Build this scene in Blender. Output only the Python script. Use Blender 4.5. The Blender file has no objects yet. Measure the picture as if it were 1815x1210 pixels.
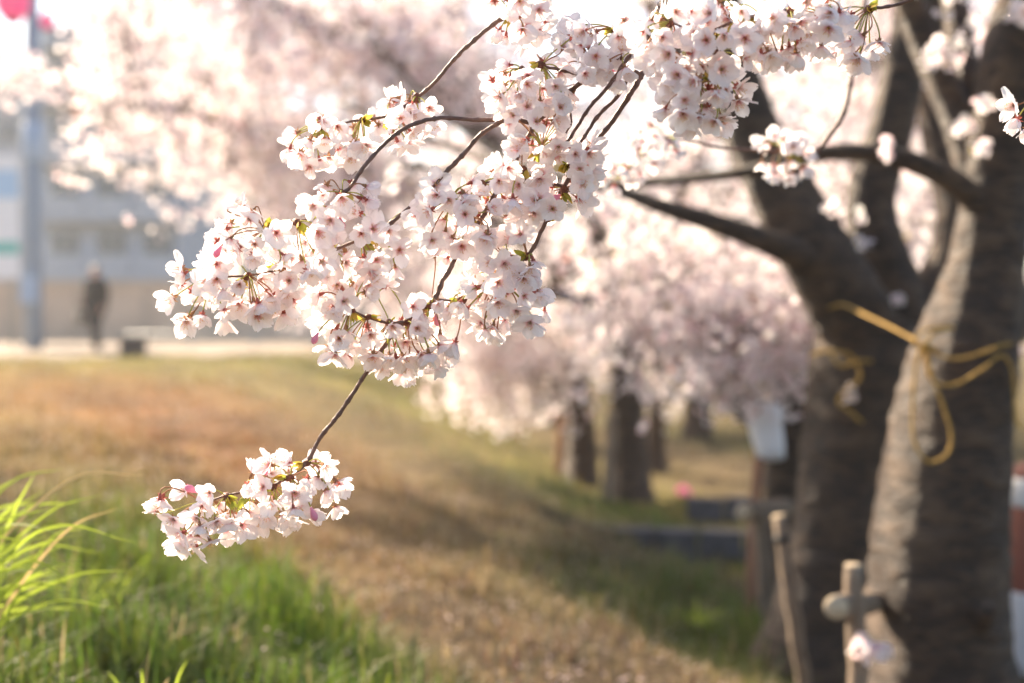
import bpy, math, random
import numpy as np
from mathutils import Vector, Matrix, Quaternion

R = math.radians
rng = np.random.default_rng(11)
random.seed(11)
SC = bpy.context.scene
COL = SC.collection

# ------------------------------------------------------------------ camera
CAM_Z = 1.5
FPX = 1815 * 50 / 36.0
PITCH = R(1.02)
FOCUS = 1.80
cd = bpy.data.cameras.new('camera')
cam = bpy.data.objects.new('camera', cd)
COL.objects.link(cam)
cam.location = (0, 0, CAM_Z)
cam.rotation_euler = (math.pi / 2 - PITCH, 0, 0)
cd.lens = 50
cd.sensor_width = 36
cd.clip_start = 0.05
cd.clip_end = 3000
cd.dof.use_dof = True
cd.dof.focus_distance = FOCUS
cd.dof.aperture_fstop = 2.35
SC.camera = cam

# ------------------------------------------------------------------ light
SUN_AZ = R(43)      # left of the view direction
SUN_EL = R(33)
wd = bpy.data.worlds.new('World')
SC.world = wd
wd.use_nodes = True
wn = wd.node_tree
wn.nodes.clear()
sky = wn.nodes.new('ShaderNodeTexSky')
sky.sky_type = 'NISHITA'
sky.sun_disc = False
sky.sun_elevation = SUN_EL
sky.sun_rotation = -SUN_AZ
sky.air_density = 1.0
sky.dust_density = 1.2
sky.ozone_density = 1.0
bg = wn.nodes.new('ShaderNodeBackground')
bg.inputs['Strength'].default_value = 0.066
wo = wn.nodes.new('ShaderNodeOutputWorld')
wn.links.new(sky.outputs[0], bg.inputs[0])
wn.links.new(bg.outputs[0], wo.inputs[0])

sd = bpy.data.lights.new('sun', 'SUN')
sd.energy = 5.0
sd.angle = R(2.0)
sd.color = (1.0, 0.82, 0.61)
sun = bpy.data.objects.new('sun', sd)
COL.objects.link(sun)
to_sun = Vector((-math.sin(SUN_AZ) * math.cos(SUN_EL), math.cos(SUN_AZ) * math.cos(SUN_EL), math.sin(SUN_EL)))
sun.rotation_euler = to_sun.to_track_quat('Z', 'Y').to_euler()
sun.location = (-20, 15, 20)

vs = SC.view_settings
vs.view_transform = 'Standard'
vs.look = 'None'
vs.exposure = 2.05
vs.gamma = 1.0
vs.use_curve_mapping = False
SC.cycles.use_denoising = True
SC.cycles.max_bounces = 16
SC.cycles.diffuse_bounces = 8
SC.cycles.transmission_bounces = 12
SC.cycles.volume_bounces = 1
SC.cycles.transparent_max_bounces = 6
SC.cycles.sample_clamp_indirect = 6.0

# ------------------------------------------------------------------ geometry helpers
CP, SP = math.cos(PITCH), math.sin(PITCH)


def P(px, py, d):
    """photo pixel (1815 wide) + depth along the view axis -> world point"""
    u = (px - 907.5) / FPX * d
    v = (605 - py) / FPX * d
    return Vector((u, d * CP + v * SP, CAM_Z - d * SP + v * CP))


def PN(a):
    return np.array([P(*q) for q in a], float)


_wave = [(rng.uniform(0.5, 2.6), rng.uniform(0, 6.28), rng.uniform(0, 6.28), rng.uniform(0.004, 0.014)) for _ in range(14)]


def zg(x, y):
    x = np.asarray(x, float)
    y = np.asarray(y, float)
    s = x + 0.104 * y
    t = np.clip((1.9 - s) / 3.3, 0, 1)
    z = 0.78 * (1 - (1 - t) ** 1.6)
    r = np.sqrt(x * x + y * y)
    fade = np.clip(1 - r / 45, 0, 1)
    for k, a, b, h in _wave:
        z = z + h * fade * np.sin(k * (x * math.cos(a) + y * math.sin(a)) + b)
    # low ridges running obliquely along the bank
    q = x + 0.37 * y
    z = z + fade * (s < 2.2) * (0.030 * np.sin(4.1 * q + 0.5 * np.sin(0.8 * y)) + 0.016 * np.sin(8.3 * q + 1.3 + 0.6 * np.sin(1.1 * y)))
    return z


def G(px, py):
    """where the ray through a photo pixel meets the ground"""
    o = Vector((0, 0, CAM_Z))
    dr = P(px, py, 1.0) - o
    lo = 0.5
    d = lo
    while d < 300:
        p = o + dr * d
        if p.z < float(zg(p.x, p.y)):
            break
        d *= 1.01
    return Vector((p.x, p.y, float(zg(p.x, p.y))))


def new_obj(name, me, parent=None, mats=()):
    o = bpy.data.objects.new(name, me)
    COL.objects.link(o)
    if parent is not None:
        o.parent = parent
    if me is not None:
        for m in mats:
            if len(me.materials) < len(mats):
                me.materials.append(m)
    return o


def empty(name, loc=(0, 0, 0), label=None, cat=None, group=None):
    o = bpy.data.objects.new(name, None)
    o.empty_display_size = 0.1
    COL.objects.link(o)
    o.location = loc
    tag(o, label, cat, group)
    return o


def tag(o, label=None, cat=None, group=None, kind=None):
    if label:
        o['label'] = label
    if cat:
        o['category'] = cat
    if group:
        o['group'] = group
    if kind:
        o['kind'] = kind
    return o


def quad_mesh(name, V, F, smooth=True, color=None):
    """fast mesh from numpy quads"""
    V = np.ascontiguousarray(V, np.float32)
    F = np.ascontiguousarray(F, np.int32)
    me = bpy.data.meshes.new(name)
    me.vertices.add(len(V))
    me.vertices.foreach_set('co', V.ravel())
    me.loops.add(F.size)
    me.loops.foreach_set('vertex_index', F.ravel())
    me.polygons.add(len(F))
    me.polygons.foreach_set('loop_start', np.arange(0, F.size, 4, dtype=np.int32))
    me.polygons.foreach_set('use_smooth', np.full(len(F), smooth))
    if color is not None:
        at = me.attributes.new('tint', 'FLOAT_COLOR', 'POINT')
        c = np.ones((len(V), 4), np.float32)
        c[:, :3] = color
        at.data.foreach_set('color', c.ravel())
    me.update(calc_edges=True)
    me.validate()
    return me


def poly_mesh(name, V, F, smooth=False):
    me = bpy.data.meshes.new(name)
    me.from_pydata([tuple(v) for v in V], [], F)
    me.polygons.foreach_set('use_smooth', np.full(len(me.polygons), smooth))
    me.update()
    return me


def spline(pts, n):
    """catmull-rom through pts, n samples per span"""
    p = np.asarray(pts, float)
    p = np.vstack([2 * p[0] - p[1], p, 2 * p[-1] - p[-2]])
    out = []
    for i in range(1, len(p) - 2):
        t = np.linspace(0, 1, n, endpoint=False)[:, None]
        a, b, c, d = p[i - 1], p[i], p[i + 1], p[i + 2]
        out.append(0.5 * (2 * b + (c - a) * t + (2 * a - 5 * b + 4 * c - d) * t ** 2 + (3 * b - a - 3 * c + d) * t ** 3))
    out.append(p[-2][None])
    return np.vstack(out)


def tube(pts, rad, seg=8, rough=0.0, lumps=0.0, cap=True, seed=0, dome=0.3):
    """swept tube; returns V, F (quads; caps are degenerate-free fans collapsed to a small ring)"""
    pts = np.asarray(pts, float)
    n = len(pts)
    rad = np.broadcast_to(np.asarray(rad, float), (n,)).copy()
    if cap:
        a = pts[0] - (pts[1] - pts[0]) / (np.linalg.norm(pts[1] - pts[0]) + 1e-9) * rad[0] * dome
        b = pts[-1] + (pts[-1] - pts[-2]) / (np.linalg.norm(pts[-1] - pts[-2]) + 1e-9) * rad[-1] * dome
        pts = np.vstack([a, pts, b])
        rad = np.concatenate([[rad[0] * 0.05], rad, [rad[-1] * 0.05]])
        n += 2
    T = np.gradient(pts, axis=0)
    T /= np.linalg.norm(T, axis=1)[:, None] + 1e-12
    ref = np.array([0.31, 0.17, 0.93])
    if abs(T[0] @ ref) > 0.9:
        ref = np.array([0.9, 0.3, 0.1])
    N = np.cross(T[0], ref)
    N /= np.linalg.norm(N)
    rs = np.random.default_rng(seed)
    ph = rs.uniform(0, 6.28, 6)
    th = np.linspace(0, 2 * math.pi, seg, endpoint=False)
    V = np.zeros((n, seg, 3))
    L = np.concatenate([[0], np.cumsum(np.linalg.norm(np.diff(pts, axis=0), axis=1))])
    for i in range(n):
        N = N - T[i] * (N @ T[i])
        N /= np.linalg.norm(N) + 1e-12
        B = np.cross(T[i], N)
        r = np.full(seg, rad[i])
        if lumps:
            r = r * (1 + lumps * (0.5 * np.sin(2 * th + ph[0] + L[i] * 2.1) + 0.35 * np.sin(3 * th + ph[1] - L[i] * 3.3)
                                  + 0.25 * np.sin(5 * th + ph[2] + L[i] * 5.7) + 0.2 * np.sin(L[i] * 11 + ph[3] + 2 * th)))
        if rough:
            r = r * (1 + rough * rs.normal(size=seg))
        V[i] = pts[i] + np.outer(r * np.cos(th), N) + np.outer(r * np.sin(th), B)
    i = np.arange(n - 1)[:, None] * seg
    j = np.arange(seg)[None]
    k = (np.arange(seg)[None] + 1) % seg
    F = np.stack([i + j, i + k, i + seg + k, i + seg + j], -1).reshape(-1, 4)
    return V.reshape(-1, 3), F


class MB:
    def __init__(self):
        self.V, self.F, self.C, self.n = [], [], [], 0

    def add(self, V, F, c=None):
        V = np.asarray(V, float)
        self.V.append(V)
        self.F.append(np.asarray(F, int) + self.n)
        if c is not None:
            self.C.append(np.broadcast_to(np.asarray(c, float), (len(V), 3)))
        self.n += len(V)
        return self

    def tube(self, *a, c=None, **k):
        return self.add(*tube(*a, **k), c=c)

    def box(self, lo, hi, c=None):
        (a, b, e), (A, B, E) = lo, hi
        V = [(a, b, e), (A, b, e), (A, B, e), (a, B, e), (a, b, E), (A, b, E), (A, B, E), (a, B, E)]
        return self.add(V, [(0, 3, 2, 1), (4, 5, 6, 7), (0, 1, 5, 4), (1, 2, 6, 5), (2, 3, 7, 6), (3, 0, 4, 7)], c)

    def build(self, name, mat, parent=None, smooth=True):
        me = quad_mesh(name, np.vstack(self.V), np.vstack(self.F), smooth, np.vstack(self.C) if self.C else None)
        return new_obj(name, me, parent, [mat])


def box_obj(name, lo, hi, mat, parent=None, bevel=0.0):
    import bmesh
    bm = bmesh.new()
    bmesh.ops.create_cube(bm, size=1)
    for v in bm.verts:
        v.co = Vector([lo[k] + (v.co[k] + 0.5) * (hi[k] - lo[k]) for k in range(3)])
    if bevel:
        bmesh.ops.bevel(bm, geom=bm.edges[:], offset=bevel, segments=2, affect='EDGES', profile=0.6)
    me = bpy.data.meshes.new(name)
    bm.to_mesh(me)
    bm.free()
    return new_obj(name, me, parent, [mat])


# ------------------------------------------------------------------ materials
def nodes_of(name):
    m = bpy.data.materials.new(name)
    m.use_nodes = True
    nt = m.node_tree
    bs = nt.nodes['Principled BSDF']
    return m, nt, bs


def noise_ramp(nt, scale, stops, coord='Object', detail=5, stretch=None, rough=0.6):
    tc = nt.nodes.new('ShaderNodeTexCoord')
    src = tc.outputs[coord]
    if stretch:
        mp = nt.nodes.new('ShaderNodeMapping')
        mp.inputs['Scale'].default_value = stretch
        nt.links.new(src, mp.inputs[0])
        src = mp.outputs[0]
    nz = nt.nodes.new('ShaderNodeTexNoise')
    nz.inputs['Scale'].default_value = scale
    nz.inputs['Detail'].default_value = detail
    nz.inputs['Roughness'].default_value = rough
    nt.links.new(src, nz.inputs['Vector'])
    cr = nt.nodes.new('ShaderNodeValToRGB')
    el = cr.color_ramp.elements
    while len(el) < len(stops):
        el.new(0.5)
    for e, (p, c) in zip(el, stops):
        e.position = p
        e.color = (*c, 1)
    nt.links.new(nz.outputs[0], cr.inputs[0])
    return nz, cr


def solid(name, c, rough=0.7, var=0.2, scale=6.0, bump=0.0, stretch=None, spec=0.3, metal=0.0, coord='Object'):
    m, nt, bs = nodes_of(name)
    lo = tuple(x * (1 - var) for x in c)
    hi = tuple(min(1, x * (1 + var)) for x in c)
    nz, cr = noise_ramp(nt, scale, [(0.3, lo), (0.7, hi)], coord=coord, stretch=stretch)
    nt.links.new(cr.outputs[0], bs.inputs['Base Color'])
    bs.inputs['Roughness'].default_value = rough
    bs.inputs['Specular IOR Level'].default_value = spec
    bs.inputs['Metallic'].default_value = metal
    if bump:
        bp = nt.nodes.new('ShaderNodeBump')
        bp.inputs['Strength'].default_value = bump
        bp.inputs['Distance'].default_value = 0.01
        nt.links.new(nz.outputs[0], bp.inputs['Height'])
        nt.links.new(bp.outputs[0], bs.inputs['Normal'])
    return m


def leafy(name, base=None, attr=False, trans=0.45, tscale=(1, 1, 1), petal=False, rough=0.55, deep=(0.84, 0.50, 0.53)):
    """thin translucent petals and blades"""
    m = bpy.data.materials.new(name)
    m.use_nodes = True
    nt = m.node_tree
    nt.nodes.clear()
    out = nt.nodes.new('ShaderNodeOutputMaterial')
    df = nt.nodes.new('ShaderNodeBsdfDiffuse')
    tr = nt.nodes.new('ShaderNodeBsdfTranslucent')
    gl = nt.nodes.new('ShaderNodeBsdfGlossy')
    gl.inputs['Roughness'].default_value = rough
    gl.inputs['Color'].default_value = (0.9, 0.9, 0.9, 1)
    mx = nt.nodes.new('ShaderNodeMixShader')
    mx.inputs[0].default_value = trans
    mg = nt.nodes.new('ShaderNodeMixShader')
    mg.inputs[0].default_value = 0.03
    if attr:
        at = nt.nodes.new('ShaderNodeAttribute')
        at.attribute_name = 'tint'
        c = at.outputs['Color']
    elif petal:
        tc = nt.nodes.new('ShaderNodeTexCoord')
        sp = nt.nodes.new('ShaderNodeSeparateXYZ')
        nt.links.new(tc.outputs['Generated'], sp.inputs[0])
        cr = nt.nodes.new('ShaderNodeValToRGB')
        el = cr.color_ramp.elements
        el[0].position = 0.02
        el[0].color = (*deep, 1)
        el[1].position = 1.0
        el[1].color = (0.965, 0.945, 0.95, 1)
        for p, k in ((0.12, (0.90, 0.68, 0.70)), (0.25, (0.955, 0.92, 0.925)), (0.8, (0.965, 0.952, 0.952))):
            e = el.new(p)
            e.color = (*k, 1)
        nt.links.new(sp.outputs['Y'], cr.inputs[0])
        # fine veins along the petal and a per-flower tint
        wv = nt.nodes.new('ShaderNodeTexNoise')
        mp = nt.nodes.new('ShaderNodeMapping')
        mp.inputs['Scale'].default_value = (26, 2, 2)
        nt.links.new(tc.outputs['Generated'], mp.inputs[0])
        nt.links.new(mp.outputs[0], wv.inputs['Vector'])
        wv.inputs['Scale'].default_value = 1.0
        oi = nt.nodes.new('ShaderNodeObjectInfo')
        md = nt.nodes.new('ShaderNodeMapRange')
        md.inputs[1].default_value, md.inputs[2].default_value = 0.35, 0.65
        md.inputs[3].default_value, md.inputs[4].default_value = 0.94, 1.03
        nt.links.new(wv.outputs[0], md.inputs[0])
        tint = nt.nodes.new('ShaderNodeMix')
        tint.data_type = 'RGBA'
        tint.inputs['A'].default_value = (1.0, 1.0, 1.0, 1)
        tint.inputs['B'].default_value = (1.0, 0.955, 0.97, 1)
        nt.links.new(oi.outputs['Random'], tint.inputs['Factor'])
        m1 = nt.nodes.new('ShaderNodeVectorMath')
        m1.operation = 'MULTIPLY'
        nt.links.new(cr.outputs[0], m1.inputs[0])
        nt.links.new(tint.outputs['Result'], m1.inputs[1])
        m2 = nt.nodes.new('ShaderNodeVectorMath')
        m2.operation = 'SCALE'
        nt.links.new(m1.outputs[0], m2.inputs[0])
        nt.links.new(md.outputs[0], m2.inputs['Scale'])
        c = m2.outputs[0]
    else:
        rg = nt.nodes.new('ShaderNodeRGB')
        rg.outputs[0].default_value = (*base, 1)
        c = rg.outputs[0]
    nt.links.new(c, df.inputs[0])
    nt.links.new(c, tr.inputs[0])
    nt.links.new(df.outputs[0], mx.inputs[1])
    nt.links.new(tr.outputs[0], mx.inputs[2])
    nt.links.new(mx.outputs[0], mg.inputs[1])
    nt.links.new(gl.outputs[0], mg.inputs[2])
    nt.links.new(mg.outputs[0], out.inputs[0])
    return m


def bark_material(name, dark, mid, pale, band=8.0, bump=1.0):
    m, nt, bs = nodes_of(name)
    nz, cr = noise_ramp(nt, 7.0, [(0.25, dark), (0.5, mid), (0.78, pale)], detail=8, stretch=(1, 1, 1.6), rough=0.7)
    # cherry bark: broken horizontal lenticel bands
    n2, c2 = noise_ramp(nt, 2.6, [(0.48, (0, 0, 0)), (0.62, (1, 1, 1))], detail=7, stretch=(2.6, 2.6, band))
    n2.inputs['Distortion'].default_value = 1.6
    nz.inputs['Distortion'].default_value = 0.8
    mix = nt.nodes.new('ShaderNodeMix')
    mix.data_type = 'RGBA'
    mix.inputs['B'].default_value = (*pale, 1)
    sc = nt.nodes.new('ShaderNodeMath')
    sc.operation = 'MULTIPLY'
    sc.inputs[1].default_value = 0.35
    nt.links.new(c2.outputs[0], sc.inputs[0])
    nt.links.new(sc.outputs[0], mix.inputs['Factor'])
    nt.links.new(cr.outputs[0], mix.inputs['A'])
    nt.links.new(mix.outputs['Result'], bs.inputs['Base Color'])
    bs.inputs['Roughness'].default_value = 0.62
    bs.inputs['Specular IOR Level'].default_value = 0.5
    ad = nt.nodes.new('ShaderNodeMath')
    ad.operation = 'ADD'
    nt.links.new(nz.outputs[0], ad.inputs[0])
    nt.links.new(n2.outputs[0], ad.inputs[1])
    bp = nt.nodes.new('ShaderNodeBump')
    bp.inputs['Strength'].default_value = bump
    bp.inputs['Distance'].default_value = 0.05
    nt.links.new(ad.outputs[0], bp.inputs['Height'])
    nt.links.new(bp.outputs[0], bs.inputs['Normal'])
    return m


M = {}
M['bark'] = bark_material('cherry bark', (0.018, 0.011, 0.008), (0.046, 0.028, 0.019), (0.22, 0.135, 0.075))
M['twig'] = solid('twig bark', (0.15, 0.085, 0.066), rough=0.5, var=0.4, scale=120, bump=0.35, spec=0.4)
M['spur'] = solid('spur scales', (0.16, 0.060, 0.035), rough=0.6, var=0.4, scale=200, bump=0.3)
M['bract'] = leafy('green bracts', (0.42, 0.46, 0.07), trans=0.5)
M['bract_gold'] = leafy('golden bracts', (0.62, 0.46, 0.09), trans=0.5)
M['pedicel'] = leafy('pedicels', (0.44, 0.43, 0.11), trans=0.4)
M['pedicel_red'] = leafy('reddish pedicels', (0.40, 0.20, 0.11), trans=0.25)
M['calyx'] = leafy('red calyx', (0.42, 0.12, 0.09), trans=0.3)
M['calyx_brown'] = leafy('brown green calyx', (0.36, 0.20, 0.10), trans=0.3)
M['petal'] = leafy('petals', petal=True, trans=0.55)
M['petal_pale'] = leafy('pale petals', petal=True, trans=0.55, deep=(0.78, 0.50, 0.50))
M['filament_red'] = leafy('red filaments', (0.82, 0.38, 0.37), trans=0.3)
M['filament'] = leafy('pale filaments', (0.80, 0.62, 0.55), trans=0.3)
M['anther'] = leafy('anthers', (0.72, 0.50, 0.14), trans=0.1)
M['bud'] = leafy('pink buds', (0.80, 0.36, 0.50), trans=0.35)
M['crown'] = leafy('crown blossom', attr=True, trans=0.62)
M['grass'] = leafy('grass blades', attr=True, trans=0.45)
M['blade'] = leafy('tuft blades', (0.30, 0.38, 0.045), trans=0.6)
M['blade_dry'] = leafy('dry tuft blades', (0.46, 0.34, 0.16), trans=0.4)
M['wood'] = solid('weathered stake', (0.22, 0.165, 0.118), rough=0.85, var=0.6, scale=22, bump=0.8, stretch=(5, 5, 0.35))
M['wood_red'] = solid('reddish stake', (0.30, 0.15, 0.09), rough=0.8, var=0.3, scale=14, bump=0.4, stretch=(3, 3, 0.4))
M['log_end'] = solid('sawn log end', (0.48, 0.38, 0.26), rough=0.8, var=0.25, scale=60)
M['strap'] = solid('rubber strap', (0.03, 0.03, 0.032), rough=0.6, var=0.2)
M['rope'] = solid('yellow rope', (0.40, 0.245, 0.06), rough=0.8, var=0.45, scale=90, bump=0.4)
M['bag'] = solid('white plastic', (0.84, 0.84, 0.88), rough=0.45, var=0.06, scale=9, bump=0.3)
M['stone'] = solid('kerb stone', (0.085, 0.08, 0.085), rough=0.9, var=0.35, scale=9, bump=0.5)
M['concrete'] = solid('beige concrete', (0.54, 0.43, 0.34), rough=0.9, var=0.12, scale=1.3, bump=0.2)
M['concrete2'] = solid('beige coping', (0.46, 0.38, 0.31), rough=0.9, var=0.15, scale=2)
M['path'] = solid('sandy path', (0.23, 0.185, 0.14), rough=0.95, var=0.16, scale=2.2, bump=0.3)
M['rail'] = solid('grey rail', (0.30, 0.31, 0.31), rough=0.5, var=0.1, metal=0.2)
M['pole'] = solid('blue grey pole', (0.25, 0.31, 0.39), rough=0.6, var=0.12)
M['pole_light'] = solid('pale blue band', (0.36, 0.46, 0.60), rough=0.6, var=0.08)
M['facade'] = solid('grey facade', (0.40, 0.44, 0.50), rough=0.9, var=0.1, scale=0.7)
M['facade2'] = solid('grey tower', (0.38, 0.40, 0.44), rough=0.9, var=0.1, scale=0.7)
M['slab'] = solid('floor slab', (0.43, 0.47, 0.53), rough=0.9, var=0.1, scale=2)
M['glass'] = solid('dark window', (0.10, 0.12, 0.14), rough=0.12, var=0.2, spec=0.6)
M['frame'] = solid('window frame', (0.28, 0.31, 0.36), rough=0.5, var=0.05)
M['white'] = solid('white paint', (0.75, 0.76, 0.79), rough=0.6, var=0.06)
M['sign_blue'] = solid('pale blue print', (0.38, 0.55, 0.75), rough=0.6, var=0.05)
M['sign_teal'] = solid('teal print', (0.16, 0.48, 0.44), rough=0.6, var=0.05)
M['red'] = solid('red brown paint', (0.30, 0.105, 0.075), rough=0.55, var=0.12)
M['lantern'] = leafy('pink paper', (0.85, 0.22, 0.48), trans=0.5)
M['lantern_cap'] = solid('lantern cap', (0.10, 0.04, 0.05), rough=0.5)
M['cord'] = solid('cord', (0.06, 0.06, 0.06))
M['crate'] = solid('dark box', (0.050, 0.042, 0.046), rough=0.7, var=0.2)
M['skin'] = solid('skin', (0.52, 0.29, 0.20), rough=0.55, var=0.06)
M['hair'] = solid('black hair', (0.018, 0.016, 0.016), rough=0.5)
M['trousers'] = solid('black trousers', (0.025, 0.027, 0.032), rough=0.85)
M['shoe'] = solid('black shoe', (0.02, 0.02, 0.02), rough=0.5)
M['handbag'] = solid('black handbag', (0.022, 0.022, 0.025), rough=0.5)
m, nt, bs = nodes_of('checked jacket')
tc = nt.nodes.new('ShaderNodeTexCoord')
ck = nt.nodes.new('ShaderNodeTexChecker')
ck.inputs['Scale'].default_value = 18
ck.inputs['Color1'].default_value = (0.018, 0.018, 0.020, 1)
ck.inputs['Color2'].default_value = (0.045, 0.042, 0.040, 1)
nt.links.new(tc.outputs['Object'], ck.inputs[0])
nt.links.new(ck.outputs[0], bs.inputs['Base Color'])
bs.inputs['Roughness'].default_value = 0.9
M['jacket'] = m

m, nt, bs = nodes_of('bank earth')
at = nt.nodes.new('ShaderNodeAttribute')
at.attribute_name = 'tint'
nz, cr = noise_ramp(nt, 9.0, [(0.25, (0.62, 0.60, 0.58)), (0.75, (1.3, 1.28, 1.25))], detail=9)
mu = nt.nodes.new('ShaderNodeVectorMath')
mu.operation = 'MULTIPLY'
nt.links.new(at.outputs['Color'], mu.inputs[0])
nt.links.new(cr.outputs[0], mu.inputs[1])
nt.links.new(mu.outputs[0], bs.inputs['Base Color'])
bs.inputs['Roughness'].default_value = 0.95
bs.inputs['Specular IOR Level'].default_value = 0.1
bp = nt.nodes.new('ShaderNodeBump')
bp.inputs['Strength'].default_value = 0.8
bp.inputs['Distance'].default_value = 0.05
nt.links.new(nz.outputs[0], bp.inputs['Height'])
nt.links.new(bp.outputs[0], bs.inputs['Normal'])
M['ground'] = m

# ------------------------------------------------------------------ ground
# patches of vegetation, ground tone and painted sunlight on the bank: photo pixel, radius (m across, m along), colour, weight
GREEN, LUSH, DRY, RED, TAN, BROWN, YEL, OLIVE = ((0.120, 0.185, 0.020), (0.135, 0.245, 0.015), (0.250, 0.185, 0.110), (0.345, 0.145, 0.065),
                                               (0.320, 0.235, 0.165), (0.165, 0.115, 0.085), (0.320, 0.290, 0.075), (0.150, 0.150, 0.060))
PATCH = []
for px, py, c, w, rx, ry in [
    (60, 1130, LUSH, 3.2, 0.5, 0.6), (330, 1080, LUSH, 4.0, 0.45, 0.6), (560, 1150, LUSH, 2.6, 0.4, 0.4), (180, 960, GREEN, 2.6, 0.6, 0.7),
    (430, 1000, GREEN, 1.6, 0.4, 0.7), (700, 1190, GREEN, 1.2, 0.3, 0.3), (180, 1210, OLIVE, 1.4, 0.5, 0.3), (30, 1060, BROWN, 1.0, 0.25, 0.3),
    (100, 690, RED, 3.2, 1.4, 4.0), (260, 720, RED, 2.6, 1.0, 3.0), (470, 830, RED, 2.0, 0.8, 1.6), (30, 760, YEL, 1.2, 1.0, 2.0),
    (60, 655, YEL, 1.6, 2.0, 4.0), (430, 655, YEL, 1.8, 3.0, 4.0), (560, 700, TAN, 1.6, 1.2, 4.0), (700, 760, DRY, 1.6, 0.9, 3.0),
    (450, 760, TAN, 1.4, 1.0, 3.0), (620, 900, DRY, 1.3, 0.5, 1.2), (720, 960, OLIVE, 1.4, 0.3, 0.8), (890, 900, DRY, 1.3, 0.4, 1.5),
    (870, 1010, OLIVE, 1.5, 0.25, 0.6), (980, 1030, LUSH, 1.8, 0.16, 0.35), (1250, 1100, LUSH, 7.0, 0.36, 0.42), (1330, 1090, LUSH, 7.0, 0.34, 0.42),
    (1140, 1080, GREEN, 1.6, 0.2, 0.4), (760, 1120, BROWN, 1.8, 0.35, 0.6), (950, 1170, BROWN, 2.0, 0.4, 0.5), (1150, 1190, BROWN, 1.8, 0.3, 0.3),
    (1050, 960, BROWN, 1.8, 0.45, 0.7), (1180, 1020, BROWN, 1.8, 0.4, 0.5), (950, 880, GREEN, 1.8, 0.5, 1.2), (1080, 910, GREEN, 1.8, 0.5, 0.9),
    (1220, 905, YEL, 3.0, 0.25, 0.5), (1000, 770, DRY, 1.5, 1.0, 5.0), (1260, 820, TAN, 2.0, 1.0, 3.0), (1270, 790, OLIVE, 1.2, 0.8, 2.0),  # YEL here is sunlit grass, its sunlight painted into the ground colour
    (300, 860, OLIVE, 1.4, 0.7, 1.2), (130, 830, OLIVE, 1.2, 0.7, 1.2), (560, 970, OLIVE, 1.2, 0.4, 0.8)]:
    q = G(px, py)
    PATCH.append((q.x, q.y, rx, ry, np.array(c), w))


def ground_colour(x, y):
    x = np.asarray(x, float)
    y = np.asarray(y, float)
    wt = np.full(x.shape, 0.16)
    c = np.empty(x.shape + (3,))
    c[:] = np.array((0.21, 0.165, 0.085)) * 0.16
    # streaks run along the bank
    wob = 0.25 * np.sin(1.7 * x + 0.6 * y) + 0.2 * np.sin(3.9 * x - 1.1 * y + 1.0)
    for cx, cy, rx, ry, k, w in PATCH:
        dy = y - cy
        dx = x - cx + 0.33 * dy
        g = w * np.exp(-((dx / (rx * 0.8)) ** 2 + ((dy / (ry * 1.7)) ** 2)) * (1 + wob))
        wt += g
        c += g[..., None] * k
    c = c / wt[..., None]
    q = x + 0.35 * y
    n1 = np.sin(2.9 * q + 1.1 * np.sin(0.9 * y)) * np.sin(1.3 * y + 2.0 * np.sin(0.7 * q)) + 0.6 * np.sin(6.7 * q - 2.1 * y) * np.sin(4.3 * y + 3.1 * q + 1.0)
    n2 = np.sin(5.1 * x - 1.7 * y + 2.0) * np.sin(3.7 * y + 2.9 * x) + 0.5 * np.sin(11.0 * x + 2.0 * y) * np.sin(9.0 * y - 4.0 * x)
    c = c * (1 + 0.24 * n1)[..., None]
    soil = np.clip((n2 - 0.45) / 0.5, 0, 1)[..., None] * 0.6
    c = c * (1 - soil) + np.array((0.15, 0.105, 0.08)) * soil
    return c * np.array((0.43, 0.445, 0.39))


def axis_coords(lo, hi, step, far):
    a = list(np.arange(lo, hi + 1e-6, step))
    s = step
    v = a[-1]
    while v < far:
        s *= 1.35
        v += s
        a.append(v)
    s = step
    v = a[0]
    while v > -far:
        s *= 1.35
        v -= s
        a.insert(0, v)
    return np.array(a)


gx = axis_coords(-6, 5, 0.09, 900)
gy = np.concatenate([axis_coords(1.6, 22, 0.11, 1500)])
X, Y = np.meshgrid(gx, gy)
Z = zg(X, Y) + rng.normal(0, 0.006, X.shape) * (np.abs(X) < 8) * (Y < 24)
n_x = len(gx)
V = np.stack([X, Y, Z], -1).reshape(-1, 3)
i = (np.arange(len(gy) - 1)[:, None] * n_x + np.arange(n_x - 1)[None]).ravel()
F = np.stack([i, i + 1, i + n_x + 1, i + n_x], -1)
me = quad_mesh('ground', V, F, True, ground_colour(X, Y).reshape(-1, 3))
ground = tag(new_obj('ground', me, None, [M['ground']]), kind='structure')

px_, py_ = np.meshgrid(np.linspace(-30, 9, 90), np.linspace(24.0, 39.5, 40))
pz_ = zg(px_, py_) + 0.02
# ragged edge where the grass creeps over the path
py_ = py_ + np.linspace(1, 0, 40)[:, None] * np.clip(px_ + 7, 0, 14) * 1.05
pz_ = zg(px_, py_) + 0.02
py_[0] += 0.35 * np.sin(px_[0] * 1.7) + 0.3 * np.sin(px_[0] * 3.1 + 1)
V = np.stack([px_, py_, pz_], -1).reshape(-1, 3)
i = (np.arange(39)[:, None] * 90 + np.arange(89)[None]).ravel()
path = new_obj('path', quad_mesh('path', V, np.stack([i, i + 1, i + 91, i + 90], -1)), None, [M['path']])
tag(path, kind='structure')

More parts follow.
